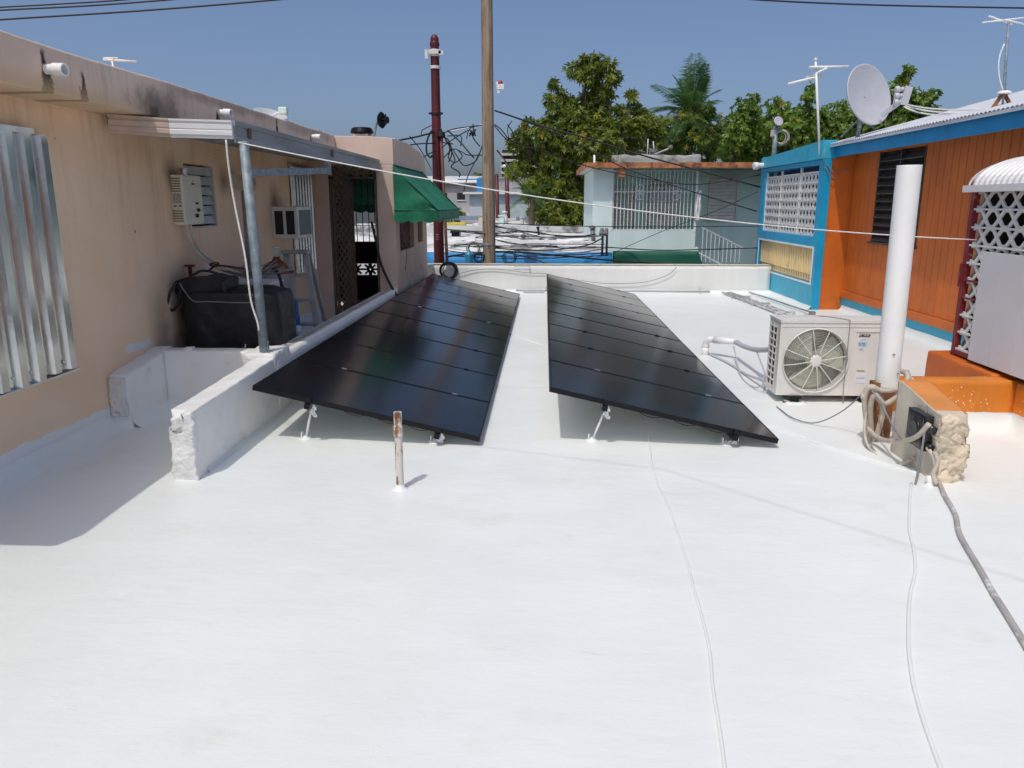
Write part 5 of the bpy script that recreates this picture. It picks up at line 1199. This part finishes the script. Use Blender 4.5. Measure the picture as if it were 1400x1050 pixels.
m.add(v, [(i*n+j,i*n+(j+1)%n,(i+1)*n+(j+1)%n,(i+1)*n+j) for i in range(K) for j in range(n)], 0, True); m.build('pole', WOOD, t)
m = MB(); m.bar((-1.0,16.42,4.06),(-.92,16.40,4.06),.04,.04); m.box(-.99,-.84,16.33,16.45,3.93,4.03); m.box(-.98,-.93,16.34,16.40,3.86,3.93); m.build('pole_light', WPAINT, t)
m = MB(); m.lathe([(.045,0),(.05,.03),(.03,.07),(0,.075)], (-.92,16.39,4.03), n=12); m.build('light_cap', M('signal red',(.45,.015,.02),.4), t)
m = MB()
for z in (.85,): m.lathe([(.13,-.02),(.142,-.02),(.142,.02),(.13,.02)], (-1.18,16.5,z), n=16); m.tube([(-1.18,16.36,z),(-1.18,16.28,z)], .012, 6)
m.build('band', GALV, t)
t = thing('red_lamp_pole', 'thin dark red pole with white lamp in front of the pale houses', 'pole', (-1.9,40,-3.2))
m = MB(); m.tube([(-1.88,40,-3.2),(-1.88,40,1.0),(-1.95,40,3.45)], .14, 9, r2=.10); m.build('pole', REDPOLE, t)
m = MB(); m.lathe([(.05,0),(.20,.05),(.16,.14),(0,.16)], (-1.97,40,3.45), n=10); m.build('lamp', PVC, t)
t = thing('thin_pole', 'thin dark pole beside the wooden pole in front of the pale house', 'pole', (-2.6,42,-3.2))
m = MB(); m.tube([at(682,310,42)-Vector((0,0,3)), at(679,238,42)], .10, 8); m.build('pole', REDPOLE, t)
m = MB(); m.bar(at(676,239,42), at(683,239,42), .06, .06); m.build('crossbar', GALV, t)

# coils on the poles
for (lab, px, py, Y, rad, tn, mt) in (('grey wire coil hanging left of the wooden pole foot', 647,340,16.3,.13,8,GWIRE),('black cable coil hanging at left foot of the wooden pole', 655,352,16.2,.10,6,BLACK),('black ring of cable on the blue band right of the wooden pole', 696,352,16.2,.12,4,WIRE),):
    t = thing('cable_coil', lab, 'cable coil', at(px,py,Y)); m = MB(); m.ring(at(px,py,Y), (0,1,.1), rad, .0055, 22, 5, 0, .024, tn+1); m.build('coil', mt, t)
p = at(641,351,16.3); t = thing('blue_jug', 'blue plastic jug by the wooden pole foot', 'jug', p)
m = MB(); m.lathe([(0,-.12),(.08,-.12),(.085,.05),(.04,.11),(.03,.14),(0,.14)], p, n=14); m.build('body', M('translucent blue jug',(.04,.27,.42),.3), t)
m = MB(); m.ring(p+Vector((.085,0,.02)), (0,1,0), .05, .012, 14, 5); m.build('handle', BLUEP, t)

# ================================================================ CABLES
def cable(label, pts, r, mat=WIRE, s=4):
    o = tag(MB().tube(smooth([at(*p) for p in pts], s), r, 6).build('power_cable', mat), label, 'cable')
cable('lowest of the dark cables crossing the sky at upper left', [(-200,41,12),(0,27,12),(190,15,12),(375,0,12),(600,-22,12)], .013)
cable('middle dark cable crossing the sky at upper left', [(-200,25,12.2),(0,14,12.2),(120,8,12.2),(240,-1,12.2),(420,-18,12.2)], .012)
cable('topmost dark cable crossing the sky at upper left', [(-200,20,12.4),(0,10,12.4),(90,5,12.4),(180,-1,12.4),(420,-22,12.4)], .011)
cable('thin dark cable crossing the sky at upper right', [(900,-12,12),(1040,0,12),(1200,7,12),(1400,11,12),(1600,14,12)], .012)
cable('upper cable from the porch roof to the red pole', [(520,198,15),(545,192,15.6),(570,187,16.2),(593,181,16.9)], .018)
cable('lower cable from the porch roof to the red pole', [(540,201,15),(558,198.5,15.6),(575,196.5,16.2),(594,196,16.9)], .014)
cable('slack cable under the other two from the porch corner to the red pole', [(572,222,15.2),(580,214,15.8),(595,206,16.9)], .012)
cable('thin cable running down from the porch corner across the red pole to right', [(560,186,14.5),(575,205,15),(590,232,16)], .009)
cable('thick cable from the wooden pole across the aqua eave down to the azure porch', [(676,151,16.4),(740,172,16.5),(806,190,16.5),(873,211,16.5),(956,233,16.3),(1040,256,16.2)], .018)
cable('black cable sagging diagonally across the barred aqua porch to the azure wall', [(684,153,16.4),(760,183,17),(848,227,17.5),(894,244,17),(944,261,16.6),(1035,289,16.2)], .013)
cable('black cable dipping under the aqua eave and rising to the azure wall', [(690,190,16.4),(745,208,17),(809,229,17.5),(894,246,17),(956,252,16.6),(1040,239,16.2)], .012)
cable('level black cable passing before the lower bars of the aqua porch', [(660,304,16.4),(740,308,16.8),(810,309.5,17),(920,310,17),(1038,309,16.2)], .010)
cable('level black cable just above the green tarp at right', [(829,338,17),(900,342,17),(960,341,16.8),(1036,339,16.2)], .013)
cable('thin cable rising from the green tarp across aqua porch bars to the right', [(840,345,17.5),(906,316,17.2),(975,290,16.8),(1036,262,16.3)], .007)
cable('heavy black cable hanging along the blue parapet band', [(612,351,16.6),(640,347,16.6),(690,344,16.6),(760,349,16.8),(840,356,17),(950,362,17),(1035,362,16.3)], .022)
cable('thin cable crossing the blue parapet band diagonally', [(690,345,16.7),(720,351,16.7),(752,362,16.4)], .012)
cable('black cable running level over the stained flat roofs from the pole', [(615,318,16.5),(640,316,16.5),(668,320,16.4),(720,316,17),(775,324,17.4),(815,320,17.5)], .012)
cable('cable lying above the blue parapet band from pole to service masts', [(670,338,16.4),(700,341,16.8),(750,342,17.2),(800,336,17.6),(823,326,18)], .015)
cable('cable from the red pole down behind the wooden pole to left', [(680,206,16.5),(692,222,20),(706,243,24)], .018)
cable('black cable draped from the porch gate to the low parapet', [(508,303,11.25),(514,330,11.22),(520,358,11.2),(530,382,11.15),(541,402,11.1),(546,410,11.05)], .020)
cable('thin grey wire drooping down the side wall under the green awning', [(545,290,11.3),(552,320,11.6),(556,350,11.9),(552,380,11.9),(543,404,11.2)], .006, GWIRE)
t = thing('street_cables', 'many dark cables sagging low along the alley just behind the white back wall', 'cables', (-.5,17,.8))
for k in range(18):
    ya = R.uniform(303,350); yb = max(322, min(349, ya+R.uniform(-10,18))); a = R.choice((606,612,668,676,668)); b = R.choice((823,826,829,832)); md = (a+b)/2+R.uniform(-20,20); Y = R.uniform(16.3,17.6)
    m = MB(); m.tube(smooth([at(a,ya,16.45), at((a+md)/2,ya+(yb-ya)*.25+R.uniform(1,7),Y), at(md,(ya+yb)/2+R.uniform(2,9),Y), at((b+md)/2,ya+(yb-ya)*.75+R.uniform(1,7),Y), at(b,yb,17.9)],5), R.choice((.004,.006,.008,.011)), 5); m.build('cable', R.choice((WIRE,GWIRE)), t)
o = tag(MB().tube([Vector((-8,4.9,5.2)), Vector((-.35,2.35,5.05)), Vector((.95,1.05,5.0)), Vector((8,-6,5.1))], .0045, 6).build('power_cable', WIRE), 'cable overhead of the viewer casting a faint line of shadow on the white roof', 'cable')
t = thing('cable_tangle', 'knotted tangle of black cables in the sky between the red and wooden poles', 'cables', at(640,190,16.7))
m = MB()
for pts, r in (([(612,178,16.8),(630,195,16.7),(641,208,16.6),(648,216,16.6)],.016),([(600,205,16.9),(620,190,16.8),(640,178,16.7)],.012),([(612,186,16.8),(630,186,16.7),(630,200,16.7)],.012),([(618,207,16.7),(622,220,16.7),(617,228,16.7),(626,234,16.7),(629,250-12,16.7),(628,242,16.7)],.014),([(606,216,16.9),(620,204,16.8),(632,208,16.7),(640,212,16.7),(660,212,16.5)],.011),([(616,200,16.8),(624,212,16.7),(634,226,16.7),(648,222,16.6),(654,214,16.5),(660,198,16.5)],.013),([(662,196,16.5),(652,216,16.6),(640,240,16.6),(634,262,16.7)],.010),([(617,202,16.7),(613,215,16.7),(622,222,16.7),(632,214,16.7),(626,205,16.7)],.012),([(606,182,16.8),(622,176,16.7),(645,173,16.6),(661,171,16.5)],.011),([(643,178,16.6),(648,190,16.6),(656,200,16.5)],.014),([(646,172,16.6),(640,180,16.6),(638,190,16.6)],.010),
               ([(676,170,16.4),(686,178,16.5),(696,190,16.6),(702,184,16.7),(694,170,16.6)],.012),([(676,172,16.4),(690,188,16.5),(705,196,16.8),(720,200,17)],.012),([(700,165,16.6),(694,176,16.6),(697,190,16.6),(706,184,16.7),(712,176,16.8)],.009)):
    m.tube(smooth([at(*p) for p in pts], 5), r, 5)
for k in range(8):
    p = at(646+R.uniform(-4,6), 174+R.uniform(-5,5), 16.6); q = at(646+R.uniform(-8,10), 176+R.uniform(-4,12), 16.6); m.tube([p, q], .014, 5)
m.build('cable', WIRE, t)
m = MB(); m.tube(smooth([at(612,180,16.8), at(640,175,16.7), at(662,170,16.5)]), .012, 5); m.build('pale_cable', ROPE, t)

# ================================================================ TREES
LM = mk_leaf('mango leaf', (.13,.19,.03), (.21,.27,.04), (.34,.35,.06)); LM2 = mk_leaf('young yellow leaf', (.30,.29,.03), (.36,.33,.05), (.42,.36,.06))
LR = mk_leaf('broad tree leaf', (.12,.22,.034), (.20,.31,.05), (.30,.38,.07)); LD = mk_leaf('dark tree leaf', (.11,.18,.034), (.17,.25,.05), (.25,.31,.06)); LP = mk_leaf('palm leaf', (.05,.13,.035), (.09,.19,.05), (.14,.24,.06))
FLOW = M('orange red blossom', (.55,.06,.02), .6, 0, .2, 5, 0)
def crown(m, clumps, Y, dens, ll, lw, nl, mat2=.03, fl=0):
    for (px, py, rp) in clumps:
        c = at(px, py, Y + R.uniform(-1,1)*rp/1050*Y*1.6); rp *= R.uniform(.85,1.12); r = rp/1050*Y; cnt = int(dens*rp*rp/25*R.uniform(.7,1.25))
        for k in range(cnt):
            d = Vector((R.gauss(0,1),R.gauss(0,1),R.gauss(0,1))).normalized(); rr = r*(R.random()**.5)*(1.05 if R.random() < .86 else R.uniform(1.1,1.45))
            b = c + Vector((d.x*rr, d.y*rr*1.2, d.z*rr*.95)); ax = (d*.8 + Vector((R.gauss(0,.5),R.gauss(0,.5),R.gauss(0.35,.5)))).normalized()
            s1 = ax.cross(Vector((.3,.2,1))).normalized(); s2 = ax.cross(s1); mt = 0
            if R.random() < mat2: mt = 1
            if fl and R.random() < fl: mt = 2
            for j in range(nl):
                g = 2*pi*j/nl + R.uniform(-.4,.4); o = (s1*cos(g)+s2*sin(g)); sp = R.uniform(.5,1.1)
                ld = (ax*(1-.5*sp) + o*sp + Vector((0,0,-.28))).normalized(); L = ll*R.uniform(.65,1.2); w = ld.cross(ax+o*.2)
                if w.length < 1e-4: continue
                w = w.normalized()*lw*R.uniform(.8,1.2); mid = b + ld*L*.5 + Vector((0,0,.02)); e = b + ld*L + Vector((0,0,-L*.14))
                m.add([b, mid-w, e, mid+w], [(0,1,2,3)], mt)
def limbs(m, base, clumps, Y, r0, every=2):
    base = Vector(base); top = base + Vector((R.uniform(-.3,.3),0,2.2)); m.tube(smooth([base, base.lerp(top,.5)+Vector((.1,0,0)), top],4), r0, 9, r2=r0*.7)
    for (px, py, rp) in clumps[::every]:
        c = at(px, py, Y); mid = top.lerp(c, .5) + Vector((R.uniform(-.3,.3),R.uniform(-.3,.3),R.uniform(-.1,.5)))
        m.tube(smooth([top-Vector((0,0,.3)), mid, c],5), r0*.32, 6, r2=.015)
        for q in range(3):
            m.tube([mid.lerp(c,.5+.15*q), c+Vector((R.gauss(0,.4),R.gauss(0,.4),R.gauss(.2,.4)))*(rp/1050*Y)], .025, 5, r2=.008)
def tree(name, label, Y, clumps, bx, r0, dens, ll, lw, nl, mats, m2=.03, fl=0, group='trees beyond the aqua house'):
    b = at(bx, 330, Y); t = thing(name, label, 'tree', (b.x, Y, -3.2), group)
    m = MB(); limbs(m, (b.x, Y, -3.2), clumps, Y, r0); m.build('trunk', LIMB, t)
    m = MB(); crown(m, clumps, Y, dens, ll, lw, nl, m2, fl); m.build('crown', mats, t)
MG = [(800,84,8),(815,83,9),(833,89,9),(783,97,9),(800,103,11),(820,103,12),(838,108,9),(812,121,12),(830,127,9),(757,118,7),(768,131,9),(754,139,9),(776,144,12),(800,143,14),(822,147,13),(848,152,9),(862,131,6),(866,147,8),(876,158,9),
 (765,160,14),(790,165,17),(818,168,17),(846,172,15),(872,172,12),(893,168,9),(898,184,11),(722,172,8),(742,182,15),(713,186,11),(702,200,9),(770,186,20),(800,192,20),(830,198,18),(862,198,15),(724,205,17),(752,212,20),(784,220,22),(812,226,16),(714,228,12),(740,240,19),(768,248,20),(798,252,20),(730,262,16),(752,276,17),(785,282,20),(802,300,12),(765,304,15),(735,290,13),(700,236,10)]
tree('mango_tree', 'big loose tree with yellowish leaf clumps rising left of the aqua house', 33, MG, 785, .20, 11, .25, .038, 8, [LM, LM2, FLOW], .08, .0015)
T2 = [(905,170,12),(918,182,16),(936,160,15),(945,176,18),(962,168,16),(958,190,18),(978,182,15),(930,200,16),(905,198,12),(985,200,16),(968,150,10)]
tree('flowering_tree', 'small tree with orange blossoms in front of the palm', 36, T2, 960, .16, 8, .22, .038, 7, [LD, LM2, FLOW], .10, .006)
T3 = [(1004,168,16),(1020,150,15),(1014,186,20),(1038,172,18),(1030,136,9),(1046,196,18),(1000,206,16),(1028,208,16)]
tree('leafy_tree', 'rounded green tree just left of the white pipe antenna', 32, T3, 1020, .18, 12, .16, .040, 7, [LR, LM2, FLOW], .02)
T4 = [(1062,150,15),(1078,165,18),(1098,158,17),(1092,182,20),(1062,180,17),(1108,192,16),(1106,135,9),(1108,122,7),(1120,165,14),(1075,200,18)]
tree('leafy_tree', 'green tree directly behind the white pipe antenna', 30, T4, 1080, .18, 12, .16, .040, 7, [LR, LM2, FLOW], .02)
T5 = [(1140,162,18),(1160,178,18),(1152,148,11),(1172,160,16),(1140,186,18),(1190,175,18),(1128,180,14),(1168,195,14)]
tree('leafy_tree', 'green tree directly behind the grey satellite dish', 31, T5, 1160, .18, 12, .16, .040, 7, [LR, LM2, FLOW], .02)
T6 = [(1222,150,18),(1238,132,14),(1218,126,11),(1232,112,9),(1240,98,8),(1262,138,12),(1254,152,14),(1275,130,8),(1244,165,18),(1268,155,10),(1210,165,18),(1285,158,8),(1228,178,16)]
tree('leafy_tree', 'open branched tree right of the satellite dish feed arm', 28, T6, 1230, .14, 9, .17, .044, 7, [LR, LM2, FLOW], .05)
T10 = [(1000+22*k+R.uniform(-5,5), 184+R.uniform(-12,20), 17) for k in range(10)] + [(998+26*k+R.uniform(-5,5), 206, 15) for k in range(9)]
tree('leafy_tree', 'wide bushy tree filling the gaps behind the other trees above the azure porch', 38, T10, 1120, .2, 11, .20, .05, 7, [LR, LM2, FLOW], .03)
T11 = [(880+R.uniform(-6,6)+17*k, 196+R.uniform(-14,14), 15) for k in range(8)] + [(868,186,14),(890,170,12),(876,206,14)]
tree('leafy_tree', 'low dense tree between the big tree and the palm behind the aqua roof', 40, T11, 930, .2, 11, .22, .05, 7, [LD, LM2, FLOW], .07)
T7 = [(622,292,7),(630,296,8),(620,303,8),(634,304,7)]
tree('leafy_tree', 'dark small tree beside the green awning behind the red pole', 46, T7, 628, .12, 16, .22, .06, 6, [LD, LM2, FLOW], .02, 0, 'distant small trees')
T8 = [(652,246,7),(660,242,6),(668,245,7),(645,250,6),(690,246,5),(700,246,6),(676,249,6)]
tree('leafy_tree', 'distant treetop peeking over the grey building behind the wooden pole', 95, T8, 660, .3, 16, .5, .14, 6, [LD, LM2, FLOW], .02, 0, 'distant small trees')
T9 = [(730,268,13),(720,282,11),(738,286,12),(745,262,12),(716,270,10)]
def palm(label, Y, px, py, n, L, lean, th, bare=.4):
    c = at(px, py, Y); t = thing('palm_tree', label, 'palm', (c.x-lean, Y, -3.2))
    m = MB(); m.tube(smooth([(c.x-lean,Y,-3.2),(c.x-lean*.6,Y,c.z*.3),(c.x,Y,c.z)],6), .16, 9, r2=.10); m.build('trunk', LIMB, t)
    for k in range(n):
        az = 2*pi*k/n*1.618*1.0+R.uniform(-.2,.2); el = radians(R.uniform(*th)); m = MB(); P = []; d0 = Vector((cos(az)*cos(el), sin(az)*cos(el), sin(el))); l = L*R.uniform(.8,1.1); dr = R.uniform(.35,.7)
        for i in range(13):
            f = i/12; P.append(c + d0*l*f + Vector((0,0,-dr*l*f*f*cos(el))))
        m.tube(P, .03, 5, r2=.006)
        for i in range(1,13):
            tg = (P[i]-P[i-1]).normalized(); sd = tg.cross(Vector((0,0,1))); sd = sd.normalized() if sd.length > .05 else Vector((1,0,0)); up = sd.cross(tg)
            for q in range(3):
                b = P[i-1].lerp(P[i], q/3)
                for s in (-1,1):
                    ll = l*.36*sin(pi*(.12+.80*(i+q/3)/13))*R.uniform(.85,1.1); dd = (sd*s*.8 + tg*.65 + up*.25 - Vector((0,0,.25))).normalized(); w = tg*.020*L/2.2
                    e = b+dd*ll-Vector((0,0,ll*.18)); md = b+dd*ll*.5; m.add([b, md-w, e, md+w], [(0,1,2,3)])
        m.build('frond', LP, t)
palm('tall feathery palm with upright crown behind the flowering tree', 37, 946, 156, 36, 2.5, .3, (-8,88))
palm('short palm with drooping fronds at left foot of the big tree', 31, 728, 270, 16, 1.15, .05, (0,60))

# ---------------------------------------------------------------- finish
for o in bpy.data.objects:
    if '_o' in o: del o['_o']
